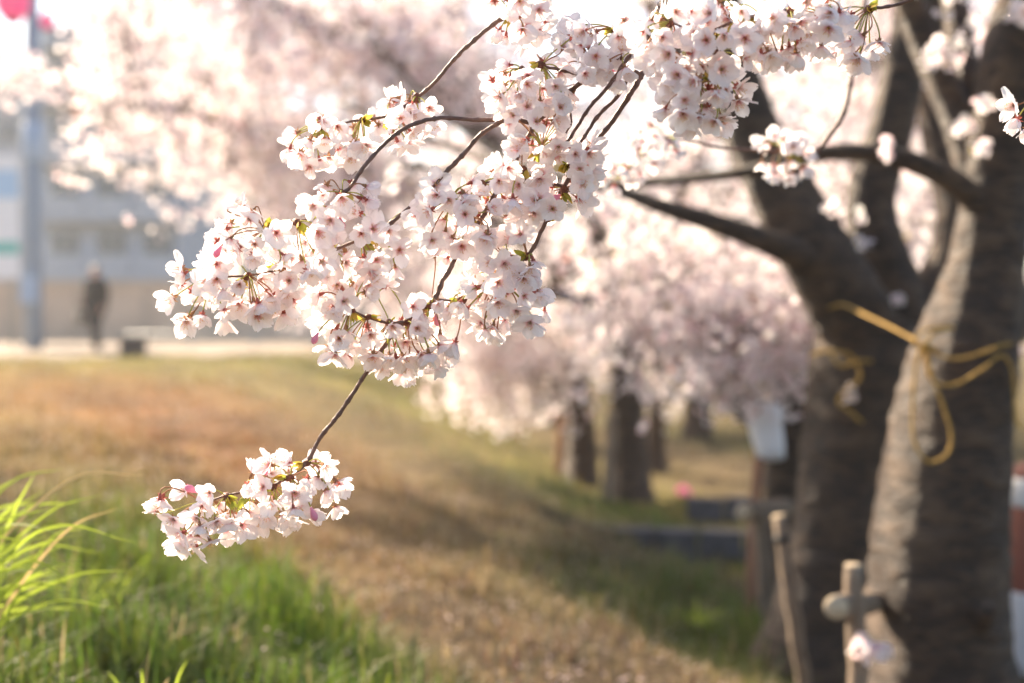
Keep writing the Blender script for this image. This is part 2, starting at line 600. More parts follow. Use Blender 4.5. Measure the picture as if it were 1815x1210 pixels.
# ------------------------------------------------------------------ grass on the bank
def blades(name, n, dmin, dmax, hmin, hmax, wid, label, lush_bias=0.0, power=1.0):
    d = dmin + (dmax - dmin) * rng.random(n) ** power
    u = rng.uniform(-0.43, 0.43, n)
    x, y = u * d, d
    keep = (y < 24.5 + np.clip(x + 7, 0, 14) * 1.05 + 0.8 * np.sin(x * 1.3))
    # clumping
    cl = np.sin(7.1 * x + 2.3 * y) * np.sin(5.3 * y - 3.7 * x) + 0.5 * np.sin(17 * x + 3 * y) * np.sin(13 * y - 6 * x)
    keep &= rng.random(n) < 0.55 + 0.45 * cl
    x, y = x[keep], y[keep]
    n = len(x)
    z = zg(x, y) - 0.004
    c = ground_colour(x, y)
    green = np.clip((c[:, 1] / (c[:, 0] + 1e-6) - 0.75) / 0.7, 0, 1)
    h = (hmin + (hmax - hmin) * rng.random(n) ** 1.5) * (0.6 + 0.9 * green) * (0.65 + 0.55 * np.clip(0.5 + cl[keep], 0, 1.6))
    ang = rng.uniform(0, 6.283, n)
    lean = rng.uniform(0.15, 0.9, n)
    D = np.stack([np.cos(ang), np.sin(ang), np.zeros(n)], -1)
    S = np.stack([-np.sin(ang), np.cos(ang), np.zeros(n)], -1)
    w = wid * (0.6 + 0.8 * rng.random(n)) * (1 + y / 9)
    B = np.stack([x, y, z], -1)
    up = np.array([0, 0, 1.0])
    mid = B + up * (h * 0.6)[:, None] + D * (h * lean * 0.25)[:, None]
    tip = B + up * (h * (1 - 0.35 * lean))[:, None] + D * (h * lean * 0.8)[:, None]
    V = np.stack([B - S * w[:, None] / 2, B + S * w[:, None] / 2, mid + S * w[:, None] * 0.42, mid - S * w[:, None] * 0.42,
                  tip + S * w[:, None] * 0.06, tip - S * w[:, None] * 0.06], 1)
    F = np.arange(n)[:, None, None] * 6 + np.array([[0, 1, 2, 3], [3, 2, 4, 5]])[None]
    tint = c * (1.35 + 0.5 * rng.random(n)[:, None]) * (1 + 0.12 * rng.normal(size=(n, 3)))
    dry = rng.random(n) < 0.20 * (1 - green) + 0.02
    tint[dry] = np.array([0.36, 0.27, 0.15]) * (0.7 + 0.5 * rng.random(dry.sum())[:, None])
    tint = np.clip(tint, 0.01, 0.8)
    me = quad_mesh(name, V.reshape(-1, 3), F.reshape(-1, 4), True, np.repeat(tint, 6, axis=0))
    o = new_obj(name, me, None, [M['grass']])
    tag(o, label, 'grass', kind='stuff')
    return o


blades('short_grass', 80000, 2.2, 9.0, 0.03, 0.14, 0.0032, 'short mixed green and dry grass on the near bank', power=1.3)
blades('dry_grass', 70000, 7.0, 34.0, 0.04, 0.13, 0.004, 'dry reddish and straw grass on the far bank', power=1.0)

# fallen petals
n = 5200
d = 2.3 + 8 * rng.random(n) ** 1.4
x, y = rng.uniform(-0.42, 0.42, n) * d, d
B = np.stack([x, y, zg(x, y) + rng.uniform(0.008, 0.05, n)], -1)
a = rng.uniform(0, 6.28, n)
t1 = np.stack([np.cos(a), np.sin(a), rng.uniform(-.5, .5, n)], -1) * 0.007
t2 = np.stack([-np.sin(a), np.cos(a), rng.uniform(-.5, .5, n)], -1) * 0.006
V = np.stack([B - t1, B + t2, B + t1, B - t2], 1).reshape(-1, 3)
F = np.arange(n * 4).reshape(-1, 4)
o = new_obj('fallen_petals', quad_mesh('fallen_petals', V, F, True, np.array([0.74, 0.60, 0.60])), None, [M['crown']])
tag(o, 'pale fallen petals scattered over the grass bank', 'petals', kind='stuff')


# long backlit grass tufts
def grass_tuft(root, n, length, fan, label, dry=0.15, width=0.008):
    t = empty('grass_tuft', root, label, 'grass tuft')
    for k in range(n):
        ang = R(random.uniform(*fan))
        L = length * random.uniform(0.55, 1.1)
        lean = random.uniform(0.5, 1.25)
        side = random.uniform(-0.5, 0.5)
        dirv = np.array([math.cos(ang), side * 0.8, 0])
        base = np.array([random.uniform(-0.06, 0.06), random.uniform(-0.08, 0.08), -0.01])
        prev = base.copy()
        elev = R(80) - lean * R(14)
        pts = [prev]
        m_ = 7
        for q in range(m_):
            e = elev - lean * R(12) * q * random.uniform(0.8, 1.2)
            prev = prev + (dirv * math.cos(e) + np.array([0, 0, math.sin(e)])) * L / m_
            pts.append(prev)
        pts = np.array(pts)
        sidev = np.cross(dirv, (0.1, 0.2, 1))
        sidev = sidev / np.linalg.norm(sidev)
        Vb, Fb = [], []
        for q, p in enumerate(pts):
            tt = q / m_
            w = width * random.uniform(0.9, 1.1) * (1 - tt ** 2.2) * (0.75 + 0.6 * min(1, tt * 3)) + 0.0003
            Vb += [p - sidev * w / 2, p + np.array([0, 0, -0.0012]), p + sidev * w / 2]
            if q:
                b = q * 3
                Fb += [(b - 3, b - 2, b + 1, b), (b - 2, b - 1, b + 2, b + 1)]
        me = quad_mesh('blade', np.array(Vb), np.array(Fb))
        new_obj('blade', me, t, [M['blade_dry'] if random.random() < dry else M['blade']])
    return t



def arching_tuft(roots, tips, label, width=0.007, dry=()):
    o = empty('grass_tuft', roots[0], label, 'grass tuft')
    off = np.array(o.location)
    for k, (tx, ty, td) in enumerate(tips):
        b = np.array(roots[k % len(roots)]) + np.array([random.gauss(0, .02), random.gauss(0, .03), 0])
        e = np.array(P(tx, ty, td))
        ln = np.linalg.norm(e - b)
        m1 = b + (e - b) * 0.35 + np.array([0, 0, ln * random.uniform(0.10, 0.20)])
        m2 = b + (e - b) * 0.72 + np.array([0, 0, ln * random.uniform(0.10, 0.18)])
        p = spline([b, m1, m2, e], 5)
        T = np.gradient(p, axis=0)
        sd_ = np.cross(T, (random.gauss(0, .5), 1.0, random.gauss(0, .5)))
        sd_ /= np.linalg.norm(sd_, axis=1)[:, None]
        tt = np.linspace(0, 1, len(p))
        w = width * random.uniform(0.7, 1.25) * (1 - tt ** 2.6) * (0.8 + 0.4 * np.minimum(1, tt * 3)) + 0.0003
        nrm = np.cross(sd_, T)
        nrm /= np.linalg.norm(nrm, axis=1)[:, None]
        Vb = np.stack([p - sd_ * w[:, None] / 2, p + nrm * w[:, None] * 0.18, p + sd_ * w[:, None] / 2], 1).reshape(-1, 3) - off
        i_ = np.arange(len(p) - 1) * 3
        Fb = np.concatenate([np.stack([i_, i_ + 1, i_ + 4, i_ + 3], -1), np.stack([i_ + 1, i_ + 2, i_ + 5, i_ + 4], -1)])
        new_obj('blade', quad_mesh('blade', Vb, Fb), o, [M['blade_dry'] if k in dry else M['blade']])
    return o


roots = []
for rx in (-300, -230, -160, -90):
    p = P(rx, 1000, random.uniform(2.45, 2.75))
    roots.append((p.x, p.y, float(zg(p.x, p.y)) - 0.01))
tips = [(115, 830), (255, 842), (182, 876), (130, 930), (242, 962), (205, 1078), (160, 1000), (62, 838), (22, 850), (92, 958), (105, 1012), (152, 935), (64, 1000),
        (42, 1070), (30, 930), (210, 900), (75, 890), (-30, 820), (0, 880), (120, 1040), (180, 980), (50, 960), (15, 985), (85, 1030), (-10, 940), (140, 890), (230, 1010), (30, 1040)]
tips += [(random.uniform(-60, 140), random.uniform(860, 1080)) for _ in range(44)]
arching_tuft(roots, [(a_, b_, random.uniform(2.35, 2.8)) for a_, b_ in tips], 'tall backlit yellow green grass tuft arching over the bank', 0.0062, dry=(1, 15))
roots = []
for rx in (250, 300):
    p = P(rx, 1000, 2.6)
    roots.append((p.x, p.y, float(zg(p.x, p.y)) - 0.01))
arching_tuft(roots, [(268, 1145, 2.6), (332, 1170, 2.6), (250, 1185, 2.55), (300, 1200, 2.6), (190, 1190, 2.6), (352, 1205, 2.65)], 'thin grass with a few straw tips low on the near slope', 0.005, dry=(0, 3))
g = G(160, 1085)
grass_tuft(g, 22, 0.20, (-60, 200), 'low dark green grass tuft at the foot of the tall yellow tuft', dry=0.05)
g = G(1250, 1120)
grass_tuft(g, 26, 0.22, (0, 180), 'bright green grass tuft on the flat ground before the wooden stakes', dry=0.02, width=0.012)
g = G(1340, 1120)
grass_tuft(g, 22, 0.22, (0, 180), 'bright green grass tuft beside the root of the leaning cherry trunk', dry=0.02, width=0.012)

# ------------------------------------------------------------------ cherry trees
QUADT = []
for k in range(5):
    a = k * 2 * math.pi / 5
    ca, sa = math.cos(a), math.sin(a)
    pr = [(0.08, 0, 0), (0.66, -0.44, 0.18), (1.0, 0, 0.30), (0.66, 0.44, 0.18)]
    QUADT += [(r * ca - w * sa, r * sa + w * ca, h) for r, w, h in pr]
QUADT = np.array(QUADT)


def blossom_cloud(centres, size, facing=None, jitter=1.0):
    """many small five-petalled blossoms as one array of quads"""
    n = len(centres)
    q = rng.normal(size=(n, 4))
    q /= np.linalg.norm(q, axis=1)[:, None]
    w, x, y, z = q.T
    Rm = np.stack([1 - 2 * (y * y + z * z), 2 * (x * y - z * w), 2 * (x * z + y * w),
                   2 * (x * y + z * w), 1 - 2 * (x * x + z * z), 2 * (y * z - x * w),
                   2 * (x * z - y * w), 2 * (y * z + x * w), 1 - 2 * (x * x + y * y)], -1).reshape(n, 3, 3)
    s = size * (0.75 + 0.5 * rng.random(n))
    V = np.einsum('nij,kj->nki', Rm, QUADT) * s[:, None, None] + centres[:, None, :]
    F = np.arange(n * 20).reshape(-1, 4)
    base = np.array([0.92, 0.855, 0.86]) + rng.normal(0, 0.035, (n, 1)) + rng.normal(0, 0.012, (n, 3))
    pink = rng.random(n) < 0.14
    base[pink] *= np.array([1.0, 0.84, 0.88])
    leaf = rng.random(n) < 0.018
    base[leaf] = (0.40, 0.33, 0.10)
    red = rng.random(n) < 0.012
    base[red] = (0.45, 0.20, 0.15)
    c = np.repeat(np.clip(base, 0.02, 0.965), 20, axis=0)
    return V.reshape(-1, 3), F, c


def in_poly(px, py, poly):
    inside = False
    j = len(poly) - 1
    for i in range(len(poly)):
        xi, yi = poly[i]
        xj, yj = poly[j]
        if (yi > py) != (yj > py) and px < (xj - xi) * (py - yi) / (yj - yi) + xi:
            inside = not inside
        j = i
    return inside


class Tree:
    def __init__(self, base, label, group=None):
        self.t = empty('cherry_tree', base, label, 'tree', group)
        self.off = np.array(base)
        self.limb_pts = []
        self.twigs = MB()
        self.C = []
        self.k = 0

    def limb(self, name, pts, rad, seg=14, n=8, lumps=0.07, flare=None):
        p = spline(pts, n)
        r = np.interp(np.linspace(0, 1, len(p)), np.linspace(0, 1, len(rad)), rad)
        self.k += 1
        if flare:      # root flare towards the ground
            hgt = p[:, 2] - p[0, 2]
            r = r * (1 + flare * np.exp(-hgt / 0.16))
        V, F = tube(p, r, seg, rough=0.022, lumps=lumps, seed=self.k + int(abs(self.off[0]) * 1000))
        o = new_obj(name, quad_mesh(name, V - self.off, F), self.t, [M['bark']])
        self.limb_pts.append(p[len(p) // 4:])
        return o

    def bough(self, end, droop=0.25, radius=0.16, dens=1.0, size=0.017, start=None):
        end = np.asarray(end, float)
        L = np.vstack(self.limb_pts)
        if start is None:
            dd = np.linalg.norm(L - end, axis=1) + 0.6 * np.maximum(0, end[2] - L[:, 2] - 1.5)
            k = np.argsort(dd)[: max(3, len(dd) // 12)]
            start = L[rng.choice(k)]
        ln = np.linalg.norm(end - start)
        mid = (start + end) / 2 + np.array([rng.normal(0, .1), rng.normal(0, .1), droop * ln * 0.6 + rng.normal(0, .06)])
        pts = spline([start, mid, end], 7)
        pts[1:-1] += rng.normal(0, 0.02, (len(pts) - 2, 3))
        r0 = 0.004 + 0.0035 * min(ln, 2.5)
        self.twigs.tube(pts, np.linspace(r0, 0.0022, len(pts)), 5)
        # blossom clusters along the outer part, on side twigs
        nc = int((8 + 15 * min(ln, 2.0)) * dens)
        t = 0.25 + 0.75 * rng.random(nc) ** 0.8
        idx = t * (len(pts) - 1)
        i0 = np.clip(idx.astype(int), 0, len(pts) - 2)
        c = pts[i0] + (pts[i0 + 1] - pts[i0]) * (idx - i0)[:, None]
        off = np.clip(rng.normal(0, radius, (nc, 3)), -1.5 * radius, 1.5 * radius) * (0.5 + 0.7 * np.sin(t * 2.6))[:, None]
        off[:, 2] -= np.abs(off[:, 2]) * 0.4
        for q in np.nonzero(rng.random(nc) < 0.35)[0]:
            self.twigs.tube([c[q], c[q] + off[q] * 0.55 + (0, 0, 0.02), c[q] + off[q]], [0.004, 0.003, 0.002], 4)
        c = c + off
        nb = rng.integers(5, 13, nc)
        cc = np.repeat(c, nb, axis=0)
        v = rng.normal(size=(len(cc), 3))
        v /= np.linalg.norm(v, axis=1)[:, None]
        cc = cc + v * (0.035 + 0.03 * rng.random(len(cc)))[:, None] * np.repeat(0.7 + 0.6 * rng.random(nc), nb)[:, None] * (size / 0.017)
        self.C.append((cc, size))

    def zone(self, poly, dr, n, **kw):
        xs = [p[0] for p in poly]
        ys = [p[1] for p in poly]
        got = 0
        while got < n:
            px, py = rng.uniform(min(xs), max(xs)), rng.uniform(min(ys), max(ys))
            if not in_poly(px, py, poly):
                continue
            self.bough(P(px, py, rng.uniform(*dr)), **kw)
            got += 1

    def puff(self, c, n=26, r=0.07, size=0.017):
        v = rng.normal(size=(n, 3))
        v /= np.linalg.norm(v, axis=1)[:, None]
        self.C.append((np.asarray(c)[None] + v * r * rng.random((n, 1)) ** 0.4, size))

    def finish(self):
        if self.twigs.n:
            self.twigs.V = [v - self.off for v in self.twigs.V]
            o = self.twigs.build('twigs', M['bark'], self.t)
            o['kind'] = 'stuff'
        mb = MB()
        for cc, size in self.C:
            V, F, c = blossom_cloud(cc, size)
            mb.add(V - self.off, F, c)
        if mb.n:
            o = mb.build('crown', M['crown'], self.t, smooth=False)
            o['kind'] = 'stuff'
            o['label'] = 'cloud of pale pink cherry blossom'
        return self.t


def base_on(px, d, dz=-0.05):
    p = P(px, 1000, d)
    return Vector((p.x, p.y, float(zg(p.x, p.y)) + dz))


# tree with the looped rope
bA = base_on(1690, 4.6)
A = Tree(bA, 'thick dark cherry trunk with a looped yellow rope and a tall upright stem', 'cherry trees along the foot of the bank')
A.limb('trunk', [bA, P(1668, 1210, 4.6), P(1664, 1000, 4.6), P(1682, 800, 4.6), P(1708, 640, 4.6), P(1748, 470, 4.6), P(1768, 300, 4.6)],
       [0.25, 0.226, 0.215, 0.20, 0.175, 0.125, 0.105], seg=28, n=12, lumps=0.06, flare=0.35)
A.limb('limb', [P(1764, 330, 4.6), P(1790, 130, 4.55), P(1835, -60, 4.5), P(1900, -350, 4.4)], [0.105, 0.10, 0.09, 0.05])
A.limb('limb', [P(1745, 380, 4.6), P(1705, 230, 4.65), P(1645, 90, 4.7), P(1590, -50, 4.7), P(1500, -300, 4.6)], [0.06, 0.06, 0.055, 0.05, 0.03])
A.limb('limb', [P(1752, 360, 4.62), P(1722, 200, 4.7), P(1700, 60, 4.8), P(1680, -80, 4.9)], [0.05, 0.05, 0.045, 0.04])
A.limb('limb', [P(1750, 375, 4.55), P(1690, 322, 4.5), P(1620, 288, 4.5), P(1540, 270, 4.5), P(1450, 272, 4.55), P(1340, 300, 4.6), P(1200, 318, 4.8),
                P(1060, 325, 5.0), P(900, 306, 5.2), P(780, 300, 5.3), P(690, 290, 5.4)],
       [0.046, 0.038, 0.034, 0.030, 0.026, 0.022, 0.019, 0.016, 0.013, 0.011, 0.008], seg=10, lumps=0.1)
A.limb('limb', [P(1690, 640, 4.7), P(1800, 560, 4.9), P(1900, 480, 5.1), P(2050, 300, 5.4)], [0.09, 0.08, 0.07, 0.05])
for px, py, d in [(1665, 85, 4.5), (1650, 108, 4.5), (1690, 110, 4.5), (1745, 180, 4.4), (1815, 10, 4.3), (1800, 22, 4.35), (1830, 35, 4.3), (1710, 225, 4.5),
                  (1575, 262, 4.4), (1740, 265, 4.4), (1545, 1152, 4.03), (1528, 1148, 4.03), (1562, 1158, 4.03), (1480, 365, 4.5)]:
    A.puff(P(px, py, d), 14, 0.035)
A.limb('branch_stub', [P(1725, 1120, 4.45), P(1745, 1095, 4.36), P(1752, 1078, 4.30)], [0.035, 0.03, 0.026], seg=10, n=4)
A.zone([(690, 250), (1000, 270), (1000, 340), (690, 330)], (5.1, 5.4), 2, radius=0.08, dens=0.6)
A.zone([(1700, -150), (1900, -150), (1900, -50), (1700, -40)], (4.2, 4.8), 5)
A.finish()

# leaning tree behind it
bB = base_on(1440, 5.8)
B = Tree(bB, 'broad leaning cherry trunk with a sunlit edge and a heavy limb towards the blossom', 'cherry trees along the foot of the bank')
B.limb('trunk', [bB, P(1462, 1120, 5.8), P(1490, 950, 5.8), P(1508, 800, 5.8), P(1528, 650, 5.8), P(1545, 560, 5.8)],
       [0.27, 0.225, 0.205, 0.20, 0.205, 0.17], seg=28, n=12, lumps=0.07, flare=0.28)
B.limb('limb', [P(1550, 640, 5.8), P(1500, 540, 5.75), P(1440, 440, 5.7), P(1385, 340, 5.7), P(1330, 220, 5.7), P(1290, 90, 5.7), P(1260, -80, 5.7)],
       [0.17, 0.165, 0.15, 0.13, 0.11, 0.095, 0.08], seg=20, n=10)
B.limb('limb', [P(1600, 690, 5.85), P(1605, 580, 5.9), P(1560, 440, 5.9), P(1545, 350, 5.9), P(1580, 220, 5.9), P(1610, 60, 5.9), P(1620, -90, 5.9)],
       [0.14, 0.125, 0.11, 0.10, 0.09, 0.075, 0.06], seg=18, n=10)
B.limb('limb', [P(1500, 520, 5.7), P(1430, 460, 5.6), P(1370, 432, 5.5), P(1290, 402, 5.5), P(1180, 368, 5.5), P(1080, 332, 5.6), P(950, 300, 5.8), P(800, 260, 6.2),
                P(600, 180, 6.6)], [0.080, 0.064, 0.054, 0.044, 0.033, 0.025, 0.020, 0.016, 0.010], seg=14, n=8)
B.limb('limb', [P(1570, 640, 5.85), P(1660, 500, 6.0), P(1690, 380, 6.1), P(1650, 180, 6.2), P(1660, -60, 6.2)], [0.11, 0.09, 0.08, 0.06, 0.04], seg=14)
B.zone([(1250, -150), (1700, -150), (1700, 120), (1500, 230), (1330, 230)], (6.3, 7.6), 26)
B.zone([(1100, -520), (1950, -520), (1950, -140), (1100, -140)], (6.0, 8.5), 9, dens=0.8)  # unseen boughs above the frame, added to shade the blossom on the right
B.zone([(1300, 330), (1480, 330), (1520, 430), (1400, 420)], (6.2, 7.2), 5, radius=0.1)
B.zone([(1550, 350), (1700, 350), (1640, 450), (1560, 430)], (6.5, 7.5), 6, radius=0.1)
for px, py, d in [(1530, 430, 5.5), (1525, 380, 5.6), (1590, 530, 5.6), (1505, 700, 5.55), (1620, 300, 5.6)]:
    B.puff(P(px, py, d), 12, 0.035)
B.finish()

# slim tree with the white bag
bC = base_on(1402, 6.9)
C = Tree(bC, 'slim dark cherry trunk with a white bag tied to it', 'cherry trees along the foot of the bank')
C.limb('trunk', [bC, P(1398, 980, 6.9), P(1400, 800, 6.9), P(1412, 650, 6.9), P(1428, 540, 6.9)], [0.15, 0.125, 0.115, 0.11, 0.10], seg=20, n=10, flare=0.4)
C.limb('limb', [P(1405, 780, 6.9), P(1330, 725, 6.9), P(1270, 660, 6.9), P(1210, 580, 7.0), P(1100, 450, 7.2), P(960, 330, 7.6), P(800, 210, 8.2), P(650, 70, 8.8)], [0.085, 0.08, 0.072, 0.065, 0.05, 0.035, 0.022, 0.012], seg=14)
C.limb('limb', [P(1425, 560, 6.9), P(1380, 420, 7.1), P(1300, 250, 7.4), P(1180, 60, 7.6), P(1100, -100, 7.8)], [0.09, 0.08, 0.06, 0.05, 0.03], seg=14)
C.limb('limb', [P(1250, 620, 7.0), P(1120, 560, 7.2), P(980, 520, 7.5), P(840, 500, 8.0)], [0.05, 0.045, 0.03, 0.015], seg=10)
C.zone([(1190, 470), (1460, 480), (1480, 590), (1420, 640), (1330, 680), (1290, 680), (1230, 600)], (6.0, 6.6), 16, radius=0.11, dens=0.8)
C.zone([(1190, 560), (1450, 520), (1470, 630), (1400, 680), (1310, 700), (1240, 680)], (5.95, 6.4), 15, radius=0.09, dens=0.8)
C.zone([(980, 360), (1300, 430), (1380, 560), (1330, 640), (1180, 660), (1050, 600)], (6.2, 6.9), 32, radius=0.12)
C.zone([(1000, -60), (1250, -60), (1300, 300), (1050, 300)], (6.9, 7.6), 8)
C.finish()

# the trees farther down the row
bF = base_on(1118, 11.5)
F1 = Tree(bF, 'straight grey cherry trunk standing at the edge of the grass patch painted sunlit yellow', 'cherry trees along the foot of the bank')
F1.limb('trunk', [bF, P(1118, 800, 11.5), P(1112, 690, 11.5), P(1110, 560, 11.5)], [0.17, 0.135, 0.13, 0.12], seg=18, flare=0.4)
F1.limb('limb', [P(1110, 600, 11.5), P(1000, 470, 11.0), P(820, 370, 10.4), P(560, 270, 9.8), P(300, 190, 9.4), P(120, 190, 9.2)], [0.09, 0.08, 0.065, 0.05, 0.03, 0.012], seg=12)
F1.limb('limb', [P(1110, 570, 11.5), P(980, 350, 10.8), P(760, 150, 10.0), P(520, 20, 9.4), P(330, -80, 9.2)], [0.09, 0.08, 0.06, 0.045, 0.02], seg=12)
F1.limb('limb', [P(1110, 570, 11.5), P(1180, 380, 11.3), P(1300, 150, 11.0), P(1400, -80, 11.0)], [0.09, 0.08, 0.06, 0.03], seg=12)
F1.zone([(110, 150), (75, 200), (130, 230), (240, 260), (300, 360), (420, 400), (600, 520), (760, 560), (760, 100), (420, 60), (330, 130)], (8.6, 10.6), 88, size=0.019)
F1.zone([(130, -50), (440, -50), (440, 40), (150, 30)], (9.0, 9.8), 24, size=0.019)
F1.zone([(420, -50), (850, -50), (850, 220), (420, 140)], (9.0, 10.8), 50, size=0.019)
F1.zone([(-60, 60), (10, 60), (8, 90), (0, 150), (-60, 150)], (9.0, 9.4), 3, radius=0.07)
F1.zone([(760, -60), (1250, -60), (1300, 420), (1230, 560), (1000, 560), (800, 420)], (9.2, 11.0), 56, size=0.019)
F1.zone([(1130, 260), (1750, -100), (1900, 0), (1850, 500), (1500, 560), (1250, 560)], (9.5, 12.0), 44)
F1.finish()

bF = base_on(1025, 12.6)
F2 = Tree(bF, 'dark cherry trunk whose low drooping boughs almost reach the grass', 'cherry trees along the foot of the bank')
F2.limb('trunk', [bF, P(1032, 800, 12.6), P(1024, 700, 12.6), P(1005, 590, 12.6)], [0.16, 0.13, 0.125, 0.11], seg=18, flare=0.4)
F2.limb('limb', [P(1010, 620, 12.6), P(900, 560, 12.2), P(760, 520, 11.8), P(600, 440, 11.2), P(430, 350, 11.0)], [0.09, 0.075, 0.06, 0.04, 0.015], seg=12)
F2.limb('limb', [P(1008, 600, 12.6), P(960, 400, 12.4), P(860, 200, 12.0), P(800, 0, 12)], [0.09, 0.08, 0.06, 0.03], seg=12)
F2.limb('limb', [P(1020, 680, 12.6), P(930, 650, 12.3), P(850, 650, 12.0)], [0.06, 0.05, 0.02], seg=10)
F2.zone([(700, 540), (1080, 560), (1060, 650), (960, 690), (870, 735), (800, 705), (770, 640)], (11.2, 12.2), 58, droop=0.1, size=0.019)
F2.zone([(110, -60), (900, -60), (900, 330), (420, 330), (200, 200)], (11.3, 13.2), 58, size=0.02)
F2.zone([(420, 300), (760, 380), (760, 570), (620, 540), (470, 420)], (10.6, 11.8), 22)
F2.zone([(800, 300), (1250, 300), (1300, 640), (1100, 670), (900, 600)], (12.0, 13.5), 40)
F2.finish()

bF = base_on(1163, 13.6)
F3 = Tree(bF, 'thin cherry trunk behind the straight grey trunk', 'cherry trees along the foot of the bank')
F3.limb('trunk', [bF, P(1160, 780, 13.6), P(1166, 690, 13.6), P(1160, 560, 13.6)], [0.12, 0.10, 0.095, 0.08], seg=14, flare=0.3)
F3.limb('limb', [P(1160, 600, 13.6), P(1250, 480, 13.8), P(1400, 350, 14), P(1500, 200, 14)], [0.07, 0.06, 0.05, 0.02], seg=10)
F3.limb('limb', [P(1160, 600, 13.6), P(1100, 450, 13.8), P(1020, 250, 14)], [0.07, 0.06, 0.03], seg=10)
F3.zone([(1100, 420), (1450, 380), (1500, 600), (1330, 680), (1200, 690), (1130, 650)], (13, 14.5), 34, size=0.019)
F3.zone([(1400, -50), (1950, -50), (1950, 600), (1700, 640), (1450, 500)], (12, 15), 74, size=0.019)
F3.finish()


def far_tree(px, d, label, nb, spread, low, h=3.4):
    b = base_on(px, d)
    T = Tree(b, label, 'cherry trees along the foot of the bank')
    b = np.array(b)
    top = b + np.array([rng.normal(0, .1), rng.normal(0, .1), 1.7])
    T.limb('trunk', [b, b + (0.03, 0, 0.8), top], [0.17, 0.135, 0.12], seg=14, flare=0.4)
    for k in range(6):
        a = k * 1.047 + rng.uniform(-.3, .3)
        e = top + np.array([math.cos(a) * spread * 0.75, math.sin(a) * spread * 0.75, h * rng.uniform(0.4, 0.9)])
        T.limb('limb', [top - (0, 0, 0.15), (top + e) / 2 + (0, 0, 0.25), e], [0.08, 0.055, 0.02], seg=8, n=5)
    for k in range(nb):
        a, r = rng.uniform(0, 6.283), spread * math.sqrt(rng.random())
        zz = low + (h + 1.6 - low) * rng.random() * math.sqrt(max(0.1, 1 - (r / spread) ** 2 * 0.7))
        T.bough(b + np.array([math.cos(a) * r, math.sin(a) * r, zz]), size=0.026, radius=0.22, dens=0.8)
    T.finish()


far_tree(1235, 17.5, 'pale cherry tree with its crown low over the tan grass beyond the thin trunk', 60, 3.0, 1.2)
far_tree(985, 19.0, 'pale cherry tree rising behind the low drooping boughs', 64, 3.3, 1.0)
far_tree(1335, 20.0, 'far cherry tree low on the flat ground behind the slim trunk and the bag', 56, 3.2, 0.5)
far_tree(800, 30.0, 'distant cherry tree near the concrete wall at the end of the row', 60, 3.6, 0.8, h=4.4)
far_tree(700, 46.0, 'most distant cherry tree over the wall beyond the end of the row', 60, 4.5, 1.2, h=5.5)
far_tree(1900, 11.0, 'cherry tree beyond the banded post with only its boughs in view', 40, 2.4, 0.9)

# ------------------------------------------------------------------ flowering branches in focus
def petal_mesh(name, notch, cup, wid, ruff, seed):
    rs = np.random.default_rng(seed)
    nu, nv = 7, 7
    V = np.zeros((nv, nu, 3))
    for a in range(nv):
        t = a / (nv - 1)
        w = wid * (math.sin(min(1, t * 1.12 + 0.05) ** 0.85 * math.pi * 0.93)) ** 0.75 if t < 0.93 else wid * 0.36
        w = wid * max(0.10, (math.sin(math.pi * (0.06 + 0.80 * t ** 0.95))) ** 0.9)
        for b in range(nu):
            s = b / (nu - 1) * 2 - 1
            edge = abs(s)
            yy = t * (1 - 0.10 * edge ** 2 * t)
            if a == nv - 1:
                yy -= notch * max(0, 1 - edge / 0.32) - 0.02
            zz = cup * (t ** 1.6) * 0.35 + cup * 0.35 * (s ** 2) * math.sin(math.pi * t) + ruff * math.sin(5 * s + seed) * t * t + rs.normal(0, 0.008)
            V[a, b] = (s * w, yy, zz)
    V *= 0.0212
    F = []
    for a in range(nv - 1):
        for b in range(nu - 1):
            i = a * nu + b
            F.append((i, i + 1, i + nu + 1, i + nu))
    return V.reshape(-1, 3), F


PETALS = {}
for mk in ('petal', 'petal_pale'):
    PETALS[mk] = []
    for k, (no, cu, wi, ru) in enumerate([(0.13, 0.30, 0.42, 0.02), (0.10, 0.55, 0.40, 0.03), (0.15, 0.10, 0.45, 0.05), (0.12, -0.15, 0.41, 0.05)]):
        me = quad_mesh('petal', *petal_mesh('petal', no, cu, wi, ru, k + 3))
        me.materials.append(M[mk])
        PETALS[mk].append(me)


def calyx_mesh(mat):
    mb = MB()
    mb.tube([(0, 0, -0.0075), (0, 0, -0.005), (0, 0, -0.002), (0, 0, 0.0004)], [0.0010, 0.0020, 0.0022, 0.0026], 8)
    for k in range(5):
        a = k * 2 * math.pi / 5 + math.pi / 5
        ca, sa = math.cos(a), math.sin(a)
        prof = [(0.0015, 0.0013, -0.0003), (0.0045, 0.0015, -0.0008), (0.0075, 0.0002, -0.0022)]
        V = []
        for r, w, z in prof:
            V += [(r * ca - w * sa, r * sa + w * ca, z), (r * ca + w * sa, r * sa - w * ca, z)]
        mb.add(V, [(0, 1, 3, 2), (2, 3, 5, 4)])
    me = quad_mesh('blossom', np.vstack(mb.V), np.vstack(mb.F))
    me.materials.append(mat)
    return me


CALYX = [calyx_mesh(M['calyx']), calyx_mesh(M['calyx_brown'])]


